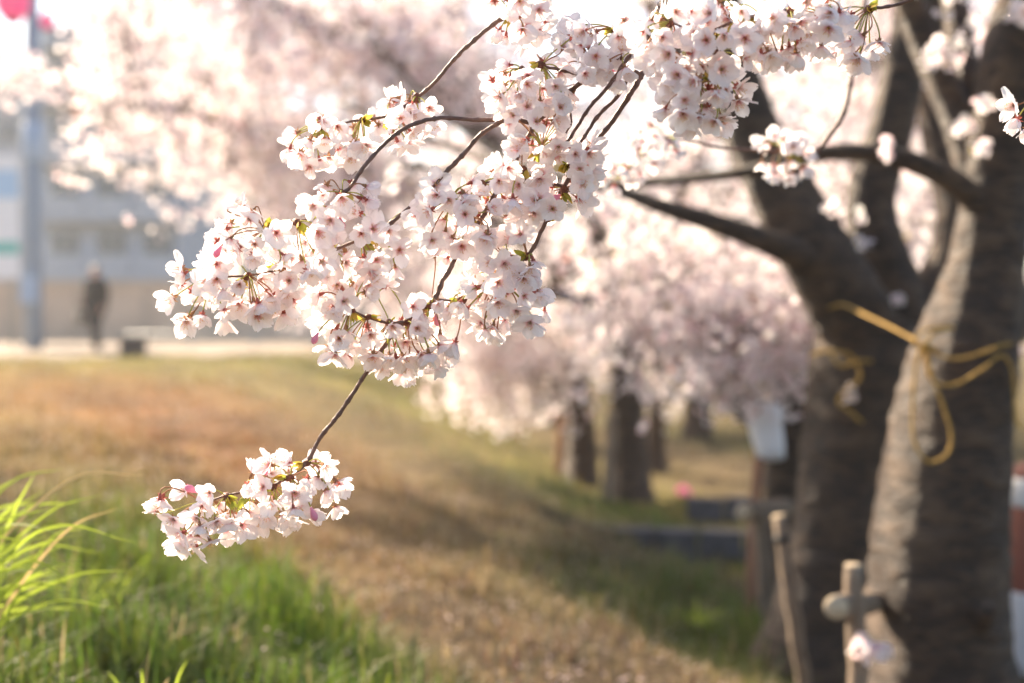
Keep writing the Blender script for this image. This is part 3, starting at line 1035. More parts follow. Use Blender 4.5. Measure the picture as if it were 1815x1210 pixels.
def stamen_mesh(mat, seed):
    rs = np.random.default_rng(seed)
    mb = MB()
    ids = []
    for k in range(16):
        a, sp = rs.uniform(0, 6.28), rs.uniform(0.05, 0.75)
        L = rs.uniform(0.006, 0.0105)
        e = np.array([math.cos(a) * math.sin(sp), math.sin(a) * math.sin(sp), math.cos(sp)]) * L
        b = np.array([math.cos(a), math.sin(a), 0]) * 0.0012
        V, F = tube([b, b + e * 0.5 + (0, 0, 0.0004), b + e], [0.00022, 0.00018, 0.00016], 3, cap=False)
        mb.add(V, F)
        ids += [0] * len(F)
        V, F = tube([b + e * 0.97, b + e * 1.02, b + e * 1.07], [0.00025, 0.00062, 0.00025], 4)
        mb.add(V, F)
        ids += [1] * len(F)
    me = quad_mesh('stamens', np.vstack(mb.V), np.vstack(mb.F))
    me.materials.append(mat)
    me.materials.append(M['anther'])
    me.polygons.foreach_set('material_index', np.array(ids, np.int32))
    return me


STAMENS = {'petal': [stamen_mesh(M['filament_red'], 1), stamen_mesh(M['filament_red'], 2)], 'petal_pale': [stamen_mesh(M['filament'], 3)]}


def bract_mesh(mat, seed):
    rs = np.random.default_rng(seed)
    V, F = [], []
    L = 0.012
    for a in range(5):
        t = a / 4
        w = 0.0030 * math.sin(math.pi * (0.12 + 0.84 * t))
        c = np.array([0, L * t, 0.004 * t * t])
        V += [c + (-w, 0, 0.0008), c, c + (w, 0, 0.0008)]
        if a:
            b = a * 3
            F += [(b - 3, b - 2, b + 1, b), (b - 2, b - 1, b + 2, b + 1)]
    me = quad_mesh('bract', np.array(V), np.array(F))
    me.materials.append(mat)
    return me


BRACT = [bract_mesh(M['bract'], 1), bract_mesh(M['bract_gold'], 2)]
_sp = MB()
_sp.tube([(0, 0, -0.004), (0, 0, 0), (0, 0, 0.004), (0, 0, 0.008)], [0.0035, 0.0050, 0.0046, 0.0028], 8, rough=0.12, seed=4)
SPUR = quad_mesh('spur', np.vstack(_sp.V), np.vstack(_sp.F))
SPUR.materials.append(M['spur'])
_bd = MB()
_bd.tube([(0, 0, -0.006), (0, 0, -0.003), (0, 0, 0.001), (0, 0, 0.006), (0, 0, 0.010), (0, 0, 0.012)], [0.0015, 0.002, 0.0036, 0.0050, 0.0036, 0.0012], 8, lumps=0.08)
BUD = quad_mesh('bud', np.vstack(_bd.V), np.vstack(_bd.F))
BUD.materials.append(M['bud'])


def aim(direction, spin):
    q = Vector(direction).to_track_quat('Z', 'Y')
    return q @ Quaternion((0, 0, 1), spin)


class Branch:
    def __init__(self, origin, label, group):
        self.t = empty('flowering_branch', origin, label, 'branch', group)
        self.off = Vector(origin)
        self.spurs = []
        self.placed = []
        self.count = 0

    def twig(self, pts, r0, r1, knobs=True, seg=8):
        p = spline([P(*q) if len(q) == 3 and not isinstance(q, Vector) else q for q in pts], 9)
        n = len(p)
        p[1:-1] += rng.normal(0, 0.00025, (n - 2, 3))
        r = np.linspace(r0, r1, n)
        if knobs:
            L = np.concatenate([[0], np.cumsum(np.linalg.norm(np.diff(p, axis=0), axis=1))])
            m_ = max(n, int(L[-1] / 0.0028))
            Ls = np.linspace(0, L[-1], m_)
            p = np.stack([np.interp(Ls, L, p[:, k]) for k in range(3)], -1)
            r = np.interp(Ls, L, r)
            x = 0.008
            while x < L[-1]:
                r *= 1 + random.uniform(0.12, 0.50) * np.exp(-((Ls - x) / random.uniform(0.0013, 0.0030)) ** 2)
                x += random.uniform(0.006, 0.040)
        V, F = tube(p, r, seg, rough=0.035, lumps=0.06, seed=random.randrange(9999))
        return new_obj('twig', quad_mesh('twig', V - np.array(self.off), F), self.t, [M['twig']])

    def spur(self, px, py, d, direction=None):
        p = P(px, py, d)
        dv = Vector(direction) if direction else Vector((random.uniform(-1, 1), random.uniform(-1, 0.3), random.uniform(-1.0, 0.2)))
        o = bpy.data.objects.new('spur', SPUR)
        COL.objects.link(o)
        o.parent = self.t
        o.location = p - self.off
        o.rotation_mode = 'QUATERNION'
        o.rotation_quaternion = aim(dv.normalized(), random.uniform(0, 6))
        s = random.uniform(0.8, 1.25)
        o.scale = (s, s, s)
        for k in range(random.randint(6, 9)):
            b = bpy.data.objects.new('bract', random.choice(BRACT))
            COL.objects.link(b)
            b.parent = o
            b.location = (0, 0, 0.004)
            b.rotation_mode = 'XYZ'
            b.rotation_euler = (R(random.uniform(25, 75)), 0, random.uniform(0, 6.283))
            k_ = random.uniform(0.8, 1.55)
            b.scale = (k_, k_, k_)
        self.spurs.append(p)
        return p

    def blossom(self, pos, spur, face, bud=False):
        pos, spur = Vector(pos), Vector(spur)
        face = Vector(face).normalized()
        kind = 'petal' if random.random() < 0.42 else 'petal_pale'
        o = bpy.data.objects.new('bud' if bud else 'blossom', BUD if bud else random.choice(CALYX))
        COL.objects.link(o)
        o.parent = self.t
        o.location = pos - self.off
        o.rotation_mode = 'QUATERNION'
        o.rotation_quaternion = aim(face, random.uniform(0, 6.283))
        s = random.uniform(0.80, 1.12)
        o.scale = (s, s, s)
        if not bud:
            opening = random.gauss(30, 12)        # degrees above flat
            if random.random() < 0.30:
                opening = random.uniform(42, 70)
            for k in range(5):
                if random.random() < 0.012:
                    continue
                c = bpy.data.objects.new('petal', random.choice(PETALS[kind]))
                COL.objects.link(c)
                c.parent = o
                a = k * 2 * math.pi / 5 + random.gauss(0, 0.09)
                c.rotation_mode = 'QUATERNION'
                c.rotation_quaternion = Quaternion((0, 0, 1), a) @ Quaternion((1, 0, 0), R(opening + random.gauss(0, 8))) @ Quaternion((0, 1, 0), random.gauss(0, 0.12))
                c.location = Vector((-math.sin(a), math.cos(a), 0)) * 0.0014 + Vector((0, 0, 0.0003 * (k % 2)))
                f = random.uniform(0.9, 1.08)
                c.scale = (f, f, f)
            st = bpy.data.objects.new('stamens', random.choice(STAMENS[kind]))
            COL.objects.link(st)
            st.parent = o
        # pedicel in the blossom's own space: from the spur, arching, into the calyx
        e = pos - face * 0.0070 * s
        L = (e - spur).length
        up = Vector((0, 0, 1))
        c1 = spur + (e - spur).normalized() * L * 0.35 + up * L * 0.12
        c2 = e - face * L * 0.33
        pts = []
        for q in range(9):
            t = q / 8
            pts.append(spur * (1 - t) ** 3 + c1 * 3 * t * (1 - t) ** 2 + c2 * 3 * t * t * (1 - t) + e * t ** 3)
        V, F = tube(np.array(pts), np.linspace(0.0007, 0.0010, 9), 5, cap=False)
        inv = (Matrix.Translation(pos) @ o.rotation_quaternion.to_matrix().to_4x4() @ Matrix.Scale(s, 4)).inverted()
        Vl = np.array([inv @ Vector(v) for v in V])
        new_obj('pedicel', quad_mesh('pedicel', Vl, F), o, [M['pedicel'] if random.random() < 0.6 else M['pedicel_red']])
        self.count += 1

    def fill(self, box, d, n, depth=0.045, mind=0.0150, buds=0, maxlen=0.075):
        """n blossoms hanging in a photo-pixel box around depth d, each on its nearest spur"""
        x0, y0, x1, y1 = box
        cx, cy = (x0 + x1) / 2, (y0 + y1) / 2
        tries = 0
        got = 0
        while got < n and tries < n * 60:
            tries += 1
            a, r = random.uniform(0, 6.283), math.sqrt(random.random())
            px, py = cx + math.cos(a) * r * (x1 - x0) / 2 * 0.88, cy + math.sin(a) * r * (y1 - y0) / 2 * 0.88
            dd = d + random.uniform(-depth, depth)
            p = P(px, py, dd)
            if any((p - q).length < mind for q in self.placed):
                continue
            sp = min(self.spurs, key=lambda s_: (s_ - p).length)
            v = p - sp
            if v.length < 0.016:
                continue
            vd = v.normalized()
            toc = (Vector((0, 0, CAM_Z)) - p).normalized()
            face = vd * 0.75 + Vector((0, 0, -0.40)) + toc * random.uniform(-0.35, 0.95) + Vector((random.gauss(0, .3), random.gauss(0, .3), random.gauss(0, .3)))
            self.blossom(p, sp, face, bud=got < buds)
            self.placed.append(p)
            got += 1


D0 = FOCUS
main = Branch(P(1190, 0, D0), 'sharp flowering cherry branch of forked drooping twigs, its lowest spray hanging over the grass', 'flowering branches of the roped tree')
br = main
# the limb it hangs from runs above the picture back to the roped trunk
br.twig([(1040, 137, D0 + 0.03), (1110, 92, D0), (1165, 35, D0), (1200, -15, D0), (1290, -170, D0 + 0.15), (1450, -330, D0 + 0.8), (1640, -330, 3.4), (1780, -150, 4.3), (1790, 60, 4.55)],
        0.0030, 0.030, seg=10)
br.twig([(1040, 137, D0 + 0.03), (1000, 170, D0 + 0.02), (950, 214, D0), (910, 210, D0)], 0.0030, 0.0028)
br.twig([(912, 209, D0), (875, 212, D0), (840, 212, D0 - .01), (775, 209, D0 - .02), (720, 226, D0 - .03), (680, 256, D0 - .04), (645, 296, D0 - .05), (622, 330, D0 - .05), (606, 345, D0 - .05)], 0.0029, 0.0022)
br.twig([(606, 345, D0 - .05), (575, 378, D0 - .05), (525, 394, D0 - .06), (470, 408, D0 - .06)], 0.0019, 0.0013)
br.twig([(912, 209, D0), (886, 217, D0), (850, 240, D0), (820, 275, D0), (790, 305, D0), (770, 328, D0), (735, 360, D0), (705, 385, D0), (676, 408, D0)], 0.0032, 0.0025)
br.twig([(676, 408, D0), (620, 432, D0 - .01), (560, 455, D0 - .02), (500, 476, D0 - .02), (440, 488, D0 - .03), (375, 491, D0 - .03)], 0.0022, 0.0014)
br.twig([(955, 212, D0), (940, 235, D0), (925, 262, D0), (880, 340, D0 + .01), (845, 400, D0 + .01), (815, 440, D0), (796, 480, D0), (785, 496, D0), (770, 530, D0), (745, 553, D0)], 0.0032, 0.0030)
br.twig([(745, 553, D0), (712, 575, D0), (680, 615, D0), (655, 651, D0), (630, 690, D0), (600, 735, D0), (568, 775, D0), (548, 815, D0)], 0.0028, 0.0026)
br.twig([(720, 570, D0), (690, 572, D0 - .01), (650, 562, D0 - .02), (620, 548, D0 - .02)], 0.0022, 0.0013)
br.twig([(548, 815, D0), (520, 842, D0 - .01), (470, 864, D0 - .01), (410, 876, D0 - .02), (360, 890, D0 - .02)], 0.0020, 0.0012)
SPRIG = []
SPRIG.append([(1260, -130, D0 + .08), (1230, -80, D0 + .04), (1100, -60, D0 + .05), (960, -20, D0 + .05), (905, 22, D0 + .05), (870, 46, D0 + .05), (830, 80, D0 + .05), (800, 110, D0 + .05), (770, 146, D0 + .05), (738, 174, D0 + .05)])
SPRIG.append([(738, 174, D0 + .05), (690, 204, D0 + .04), (640, 212, D0 + .04), (560, 226, D0 + .03)])

for s_ in [(545, 820, 0), (515, 846, -.01), (485, 862, -.01), (440, 870, -.015), (400, 879, -.02), (362, 890, -.02), (375, 491, -.03), (440, 488, -.03), (500, 476, -.02), (470, 408, -.06), (525, 393, -.06),
           (575, 378, -.05), (606, 342, -.05), (590, 444, -.01), (640, 424, -.01), (678, 405, 0), (650, 562, -.02), (622, 548, -.02), (722, 570, 0), (690, 573, -.01), (765, 538, 0), (795, 362, 0.0), (835, 385, 0.01), (820, 530, 0)]:
    br.spur(s_[0], s_[1], D0 + s_[2])
# short side shoots that carry the outlying spurs
br.twig([(770, 330, D0), (800, 358, D0), (836, 386, D0 + .01)], 0.0016, 0.0012)
br.twig([(770, 530, D0), (795, 532, D0), (822, 530, D0)], 0.0016, 0.0012)
for box, dz, n, buds in [
    ((500, 815, 624, 925), 0, 16, 1), ((430, 800, 545, 955), 0, 22, 1), ((260, 850, 420, 982), -.02, 23, 1), ((385, 865, 480, 960), -.01, 11, 0),
    ((288, 440, 440, 592), -.03, 22, 0), ((400, 470, 550, 570), -.03, 18, 0), ((365, 345, 500, 470), -.06, 18, 1), ((470, 385, 600, 490), -.06, 16, 0),
    ((535, 295, 665, 400), -.05, 15, 1), ((560, 380, 720, 530), 0, 28, 0), ((520, 430, 640, 530), -.01, 10, 0),
    ((552, 525, 665, 645), -.02, 20, 1), ((640, 560, 818, 668), 0, 30, 0), ((700, 520, 800, 590), 0, 8, 1), ((725, 300, 880, 470), 0, 30, 0)]:
    br.fill(box, D0 + dz, n, buds=buds)

br = Branch(P(1140, 128, D0), 'flowering branch of three close parallel twigs carrying heavy bunches of blossom', 'flowering branches of the roped tree')
br.twig([(1140, 128, D0 + .01), (1118, 165, D0), (1085, 215, D0), (1060, 246, D0), (1035, 276, D0), (1000, 330, D0 + .01), (970, 388, D0), (945, 440, D0), (918, 468, D0)], 0.0036, 0.0024)
br.twig([(1125, 128, D0), (1110, 145, D0), (1090, 176, D0), (1060, 205, D0), (1040, 236, D0), (1018, 268, D0), (1006, 292, D0)], 0.0026, 0.0020)
br.twig([(1140, 70, D0 - .02), (1115, 100, D0 - .02), (1080, 150, D0 - .02), (1045, 190, D0 - .02), (1022, 226, D0 - .02), (1000, 255, D0 - .015), (965, 266, D0)], 0.0026, 0.0020)
br.twig([(1190, 8, D0), (1165, 80, D0 + .005), (1140, 128, D0 + .01), (1124, 128, D0)], 0.0040, 0.0034)
br.twig([(1200, -15, D0), (1170, 25, D0 - .01), (1140, 70, D0 - .02)], 0.0034, 0.0026)
br.twig([(1000, 170, D0 + .02), (1006, 188, D0 + .02), (1013, 216, D0 + .02), (1000, 240, D0 + .02)], 0.0014, 0.0012)
br.twig([(1150, 60, D0 - .01), (1125, 48, D0 - .01), (1105, 42, D0 - .01)], 0.0022, 0.0018)
br.twig([(1040, 137, D0 + .03), (1000, 125, D0 + .01), (960, 118, D0)], 0.0022, 0.0018)
for s_ in [(855, 325, 0), (905, 470, 0), (935, 455, 0), (890, 500, 0), (960, 262, 0), (925, 300, 0), (1010, 290, 0), (1000, 335, .01), (960, 115, 0), (925, 122, 0), (1105, 42, -.01), (1090, 52, -.01),
           (1050, 120, .02), (1130, 90, -.01), (970, 388, 0)]:
    br.spur(s_[0], s_[1], D0 + s_[2])
br.twig([(1000, 330, D0 + .01), (930, 318, D0), (852, 324, D0)], 0.0018, 0.0013)
br.twig([(918, 468, D0), (900, 486, D0), (888, 502, D0)], 0.0016, 0.0012)
br.twig([(1006, 292, D0), (980, 275, D0), (958, 262, D0)], 0.0016, 0.0012)
for box, dz, n, buds in [
    ((800, 300, 960, 450), .01, 22, 0), ((780, 455, 992, 602), 0, 38, 0), ((850, 440, 960, 520), 0, 9, 1), ((855, 235, 1068, 388), 0, 44, 1), ((975, 235, 1070, 335), 0, 8, 0),
    ((848, 90, 1040, 235), 0, 38, 0), ((985, 10, 1150, 155), -.01, 28, 1)]:
    br.fill(box, D0 + dz, n, buds=buds)

br = Branch(P(960, -20, D0 + .05), 'slender flowering side branch reaching out above the forked twigs', 'flowering branches of the roped tree')
br.twig(SPRIG[0], 0.0036, 0.0022)
br.twig(SPRIG[1], 0.0020, 0.0012)
for s_ in [(738, 172, .05), (690, 202, .04), (640, 212, .04), (565, 225, .03), (935, 5, .05), (905, 22, .05)]:
    br.spur(s_[0], s_[1], D0 + s_[2])
for box, dz, n in [((655, 165, 785, 265), .05, 21), ((500, 200, 660, 308), .04, 28), ((865, -45, 985, 84), .05, 22)]:
    br.fill(box, D0 + dz, n)

D1 = 1.66
br = Branch(P(1300, 20, D1), 'dense slightly soft flowering branch with blossoms bunched in a ball under dark limbs', 'flowering branches of the roped tree')
br.twig([(1800, -60, D1 + .1), (1650, -14, D1 + .05), (1590, 8, D1 + .05), (1542, 15, D1 + .05)], 0.0026, 0.0018)
br.twig([(1800, -60, D1 + .1), (1900, -150, D1 + .5), (2000, -300, 2.8), (1950, -330, 3.8), (1800, -100, 4.5)], 0.0030, 0.028)
br.twig([(1650, -14, D1 + .05), (1560, -40, D1 + .03), (1450, 0, D1 + .02), (1380, 22, D1 + .01), (1310, 34, D1), (1250, 66, D1), (1215, 112, D1)], 0.0026, 0.0016)
br.twig([(1310, 34, D1), (1270, 90, D1), (1240, 150, D1)], 0.0018, 0.0012)
for s_ in [(1540, 16, .05), (1450, 0, .02), (1400, 18, .01), (1350, 28, .01), (1310, 34, 0), (1265, 60, 0), (1215, 110, 0), (1270, 95, 0), (1240, 150, 0), (1190, 40, 0), (1265, 140, 0)]:
    br.spur(s_[0], s_[1], D1 + s_[2])
br.twig([(1250, 66, D1), (1220, 52, D1), (1190, 40, D1)], 0.0016, 0.0012)
for box, dz, n, buds in [((1120, 0, 1260, 130), 0, 25, 0), ((1160, 90, 1320, 238), 0, 38, 0), ((1235, -10, 1345, 130), 0, 24, 1), ((1310, 0, 1440, 120), .01, 23, 0),
                         ((1380, -20, 1500, 90), .02, 15, 0), ((1462, 20, 1572, 112), .05, 12, 0)]:
    br.fill(box, D1 + dz, n, buds=buds, mind=0.0145)

D2 = 2.65
br = Branch(P(1440, 270, D2), 'soft out of focus flowering twig with creamy bunches crossing before the dark limb', 'flowering branches of the roped tree')
br.twig([(1560, -120, 3.4), (1520, 60, 2.8), (1500, 185, D2), (1470, 240, D2), (1440, 270, D2), (1385, 268, D2), (1280, 262, D2), (1180, 245, D2), (1110, 300, D2)], 0.006, 0.0016)
br.twig([(1560, -120, 3.4), (1600, -260, 4.2), (1590, -100, 4.7)], 0.006, 0.02)
for s_ in [(1385, 262, 0), (1410, 268, 0), (1180, 245, 0), (1140, 270, 0), (1110, 300, 0)]:
    br.spur(s_[0], s_[1], D2 + s_[2])
for box, dz, n in [((1328, 232, 1445, 318), 0, 24), ((1110, 212, 1225, 300), 0, 16), ((1060, 280, 1145, 335), 0, 10)]:
    br.fill(box, D2 + dz, n, mind=0.02)

D3 = 1.75
br = Branch(P(1815, 180, D3), 'small sprig of a few white blossoms beside the upright stem', 'flowering branches of the roped tree')
br.twig([(1950, -200, D3 + .3), (1880, 60, D3 + .05), (1835, 172, D3)], 0.003, 0.0014)
br.twig([(1950, -200, D3 + .3), (2050, -330, 3.0), (1950, -330, 4.0), (1840, -80, 4.5)], 0.003, 0.02)
br.spur(1832, 176, D3)
for px, py, f in [(1796, 186, (-1, -.2, -.2)), (1803, 212, (-.5, -.3, -.8)), (1822, 228, (-.2, -.4, -1)), (1835, 215, (.3, -.3, -1))]:
    br.blossom(P(px, py, D3), br.spurs[0], f)

# ------------------------------------------------------------------ rope on the trunks
def rope(name, paths, label, th=0.0075):
    o0 = empty(name, P(*paths[0][0]), label, 'rope')
    off = np.array(o0.location)
    for pts in paths:
        p = spline([P(*q) for q in pts], 22)
        L = np.concatenate([[0], np.cumsum(np.linalg.norm(np.diff(p, axis=0), axis=1))])
        m_ = int(L[-1] / 0.006) + 2
        Ls = np.linspace(0, L[-1], m_)
        p = np.stack([np.interp(Ls, L, p[:, k]) for k in range(3)], -1)
        T = np.gradient(p, axis=0)
        T /= np.linalg.norm(T, axis=1)[:, None]
        N = np.cross(T, (0.2, 0.9, 0.35))
        N /= np.linalg.norm(N, axis=1)[:, None]
        Bv = np.cross(T, N)
        mb = MB()
        for ph in (0, 2.094, 4.189):
            a = Ls / 0.042 * 6.283 + ph
            c = p + (N * np.cos(a)[:, None] + Bv * np.sin(a)[:, None]) * th * 0.55
            V, F = tube(c, th * 0.58, 5)
            mb.add(V - off, F)
        q = mb.build('strand', M['rope'], o0)
    return o0


rope('rope', [
    [(1640, 605, 4.30), (1625, 640, 4.32), (1618, 720, 4.33), (1620, 780, 4.33), (1645, 818, 4.33), (1678, 806, 4.33), (1686, 770, 4.33), (1672, 720, 4.33), (1650, 660, 4.32), (1640, 605, 4.30)],
    [(1640, 610, 4.30), (1655, 590, 4.32), (1690, 580, 4.4), (1640, 585, 4.31), (1622, 610, 4.31), (1660, 620, 4.31), (1636, 606, 4.30)],
    [(1630, 612, 4.33), (1690, 636, 4.36), (1750, 622, 4.37), (1775, 612, 4.40), (1815, 606, 4.55)],
    [(1636, 612, 4.33), (1650, 670, 4.34), (1690, 682, 4.36), (1740, 655, 4.37), (1775, 630, 4.39), (1795, 660, 4.42), (1800, 740, 4.42), (1812, 760, 4.42)],
    [(1628, 606, 4.33), (1580, 580, 4.6), (1530, 556, 5.0), (1495, 540, 5.45), (1470, 545, 5.6)]],
    'yellow twisted rope tied with a hanging loop round the thick trunk', th=0.0052)
rope('rope', [[(1440, 628, 5.62), (1470, 622, 5.56), (1510, 632, 5.55), (1525, 668, 5.55), (1500, 690, 5.55), (1486, 712, 5.55), (1505, 728, 5.55), (1528, 748, 5.55)],
              [(1470, 622, 5.56), (1490, 648, 5.55), (1520, 640, 5.55), (1545, 640, 5.56)]],
     'short yellow rope end curling on the leaning trunk', th=0.007)
rope('rope', [[(1345, 740, 6.72), (1335, 800, 6.7), (1344, 850, 6.7), (1338, 905, 6.68)], [(1345, 740, 6.72), (1380, 600, 6.75), (1400, 560, 6.78)]],
     'thin yellow cord hanging below the white bag', th=0.007)

# white bag tied to the slim trunk
b0 = P(1352, 720, 6.62)
bag = empty('plastic_bag', b0, 'crumpled white bag tied to the slim trunk above the stakes', 'bag')
mb = MB()
rings = []
seg = 20
prof = [(0.030, -0.0, 0.006), (0.012, 0.075, 0.012), (0.0, 0.085, 0.022), (-0.04, 0.083, 0.030), (-0.09, 0.078, 0.038), (-0.15, 0.072, 0.045), (-0.20, 0.067, 0.050), (-0.235, 0.064, 0.040), (-0.25, 0.04, 0.02), (-0.255, 0.002, 0.002)]
prof[0] = (0.022, 0.05, 0.004)
V = []
for q, (z, a, b) in enumerate(prof):
    for k in range(seg):
        t = k / seg * 6.283
        cr_ = 1 + 0.05 * math.sin(5 * t + q * 1.3) + 0.04 * math.sin(9 * t - q)
        V.append((math.copysign(abs(math.cos(t)) ** 0.6, math.cos(t)) * a * 1.0 * cr_ - z * 0.16, math.sin(t) * b * cr_, z))
V = np.array(V)
i = (np.arange(len(prof) - 1)[:, None] * seg)
j = np.arange(seg)[None]
k = (j + 1) % seg
mb.add(V, np.stack([i + j, i + k, i + seg + k, i + seg + j], -1).reshape(-1, 4))
mb.build('sack', M['bag'], bag)
hb = MB()
hb.tube(spline([(-0.045, 0, 0.02), (-0.03, 0.01, 0.07), (0.01, 0.02, 0.09), (0.04, 0.01, 0.06), (0.045, 0, 0.02)], 6), 0.005, 6)
hb.build('handle', M['bag'], bag)

# ------------------------------------------------------------------ timber props
def stake(top, foot_px, r, label, mat='wood', d_foot=None, strap=None):
    t0 = P(*top)
    f = P(*foot_px)
    f.z = float(zg(f.x, f.y)) - 0.12
    o = empty('wooden_stake', f, label, 'stake', 'timber props round the cherry trees')
    p = np.linspace(np.array(f), np.array(t0), 14)
    p[1:-1] += rng.normal(0, 0.0025, (12, 3))
    V, F = tube(p, np.linspace(r * 1.08, r, 14), 14, rough=0.03, lumps=0.07, seed=int(r * 1e5), dome=0.02)
    new_obj('post', quad_mesh('post', V - np.array(f), F), o, [M[mat]])
    V, F = tube([p[-1], p[-1] + (p[-1] - p[-2]) / np.linalg.norm(p[-1] - p[-2]) * 0.004], [r * 0.97, r * 0.95], 14, dome=0.02)
    new_obj('sawn_end', quad_mesh('sawn_end', V - np.array(f), F), o, [M['log_end']])
    if strap:
        c = p[-1] + (p[0] - p[-1]) * strap
        dv = (p[-1] - p[0]) / np.linalg.norm(p[-1] - p[0])
        V, F = tube([c - dv * 0.012, c - dv * .01, c + dv * .01, c + dv * 0.012], [r * 1.05, r * 1.16, r * 1.16, r * 1.05], 14)
        new_obj('strap', quad_mesh('strap', V - np.array(f), F), o, [M['strap']])
    return o


stake((1345, 893, 6.35), (1368, 1130, 6.35), 0.034, 'pale wooden stake under the white bag')
stake((1381, 915, 5.2), (1440, 1290, 5.2), 0.027, 'tall grey wooden stake with a dark strap before the leaning trunk', strap=0.10)
stake((1513, 1003, 4.1), (1532, 1420, 4.1), 0.027, 'short wooden stake with a crossing log before the roped trunk')
stake((1345, 812, 6.55), (1324, 1110, 6.55), 0.024, 'thin reddish wooden stake rising to the white bag', mat='wood_red')
stake((1085, 730, 11.2), (1072, 900, 11.2), 0.040, 'pale wooden stake beside the straight grey trunk')
stake((1000, 740, 12.3), (985, 880, 12.3), 0.036, 'leaning brown wooden stake beside the drooping tree', mat='wood_red')


def log(a, b, r, label):
    a, b = np.array(P(*a)), np.array(P(*b))
    o = empty('crossing_log', a, label, 'log', 'timber props round the cherry trees')
    p = np.linspace(a, b, 10)
    V, F = tube(p, r, 14, rough=0.04, lumps=0.08, seed=5, dome=0.02)
    new_obj('bark', quad_mesh('bark', V - a, F), o, [M['wood']])
    dv = (a - b) / np.linalg.norm(a - b)
    V, F = tube([a + dv * 0.002, a + dv * 0.006], [r * 0.96, r * 0.94], 14, dome=0.02)
    new_obj('sawn_end', quad_mesh('sawn_end', V - a, F), o, [M['log_end']])
    return o


log((1320, 908, 6.2), (1400, 898, 6.85), 0.043, 'sawn log lashed across the pale stake')
log((1482, 1076, 3.98), (1548, 1066, 4.55), 0.036, 'sawn log lashed across the short stake')

# banded red and white post behind the thick trunk
f = P(1839, 1190, 6.0)
f.z = float(zg(f.x, f.y)) - 0.02
post = empty('banded_post', f, 'red brown and white banded post behind the thick trunk', 'post')
zt = f.z
r = 0.118
for k, (z0, z1, mt) in enumerate([(-0.05, 0.36, 'white'), (0.36, 0.72, 'red'), (0.72, 0.84, 'white'), (0.84, 0.88, 'red')]):
    V, F = tube([(0, 0, z0), (0, 0, z0 + 0.02), (0, 0, z1 - 0.02), (0, 0, z1)], [r * .985, r, r, r * .985], 24)
    new_obj('band', quad_mesh('band', V, F), post, [M[mt]])

# ------------------------------------------------------------------ kerb stones by the trees
def kerb(p0, p1, h, n, label):
    p0, p1 = Vector(p0), Vector(p1)
    o = empty('stone_kerb', p0, label, 'kerb')
    L = (p1 - p0).length
    ang = math.atan2(p1.y - p0.y, p1.x - p0.x)
    o.rotation_euler = (0, 0, ang)
    for k in range(n):
        a, b = L * k / n + 0.006, L * (k + 1) / n - 0.006
        jz = random.uniform(-0.01, 0.012)
        box_obj('stone', (a, random.uniform(-0.008, 0.008), -0.12), (b, 0.16, h + jz), M['stone'], o, bevel=0.014)
    return o


p0 = P(930, 995, 8.9)
p1 = P(1560, 1010, 8.5)
p0.z = p1.z = 0.0
kerb(p0, p1, 0.19, 8, 'dark stone kerb at the foot of the bank before the grass painted sunlit yellow')
p0 = P(1215, 925, 10.4)
p1 = P(1560, 925, 10.2)
p0.z = p1.z = 0.0
kerb(p0, p1, 0.17, 5, 'dark stone kerb behind the grass patch painted sunlit yellow')

# small pink flowered plant by the grass painted sunlit yellow
g = G(1212, 893)
pl = empty('pink_flower', g, 'small pink flowering plant in the grass painted sunlit yellow', 'flower')
mb = MB()
for k in range(9):
    a = k * 0.7
    mb.tube([(0, 0, -0.02), (0.02 * math.cos(a), 0.02 * math.sin(a), 0.04), (0.05 * math.cos(a), 0.05 * math.sin(a), 0.08)], [0.003, 0.003, 0.0015], 5)
mb.build('stem', M['blade'], pl)
V, F, c = blossom_cloud(np.array([(0.045 * math.cos(k * .7), 0.045 * math.sin(k * .7), 0.08 + 0.02 * (k % 3)) for k in range(16)]), 0.026)
new_obj('bloom', quad_mesh('bloom', V, F, False), pl, [M['lantern']])

# ------------------------------------------------------------------ wall, rail, box by the path
WY = 40.0
wz = 0.78
wall = empty('concrete_wall', (-16, WY, wz), 'long beige concrete panel wall behind the path', 'wall')
for k in range(15):
    x0 = k * 1.9
    box_obj('panel', (x0 + 0.015, -0.06, -0.3), (x0 + 1.885, 0.06, 1.58), M['concrete'], wall, bevel=0.012)
for k in range(16):
    box_obj('pier', (k * 1.9 - 0.09, -0.11, -0.3), (k * 1.9 + 0.09, 0.1, 1.60), M['concrete2'], wall, bevel=0.01)
box_obj('coping', (-0.2, -0.15, 1.603), (28.7, 0.15, 1.70), M['concrete2'], wall, bevel=0.02)

rx0 = P(222, 600, 33).x
rail = empty('guard_rail', (rx0, 33.0, wz), 'low grey guard rail running along the path to the blossom', 'railing')
V, F = tube([(0, 0, 0.30), (3, 0, 0.30), (7.4, 0, 0.30)], 0.036, 10)
new_obj('rail', quad_mesh('rail', V, F), rail, [M['rail']])
for k in range(6):
    V, F = tube([(0.1 + k * 1.44, 0, -0.2), (0.1 + k * 1.44, 0, 0.28)], 0.035, 8)
    new_obj('post', quad_mesh('post', V, F), rail, [M['rail']])

g = P(236, 636, 25.0)
cz = float(zg(g.x, g.y)) + 0.015
crate = empty('storage_box', (g.x, g.y, cz), 'small dark box standing on the path beside the walker', 'box')
box_obj('case', (-0.20, -0.15, 0.0), (0.20, 0.15, 0.30), M['crate'], crate, bevel=0.015)
box_obj('lid', (-0.215, -0.165, 0.303), (0.215, 0.165, 0.36), M['crate'], crate, bevel=0.015)

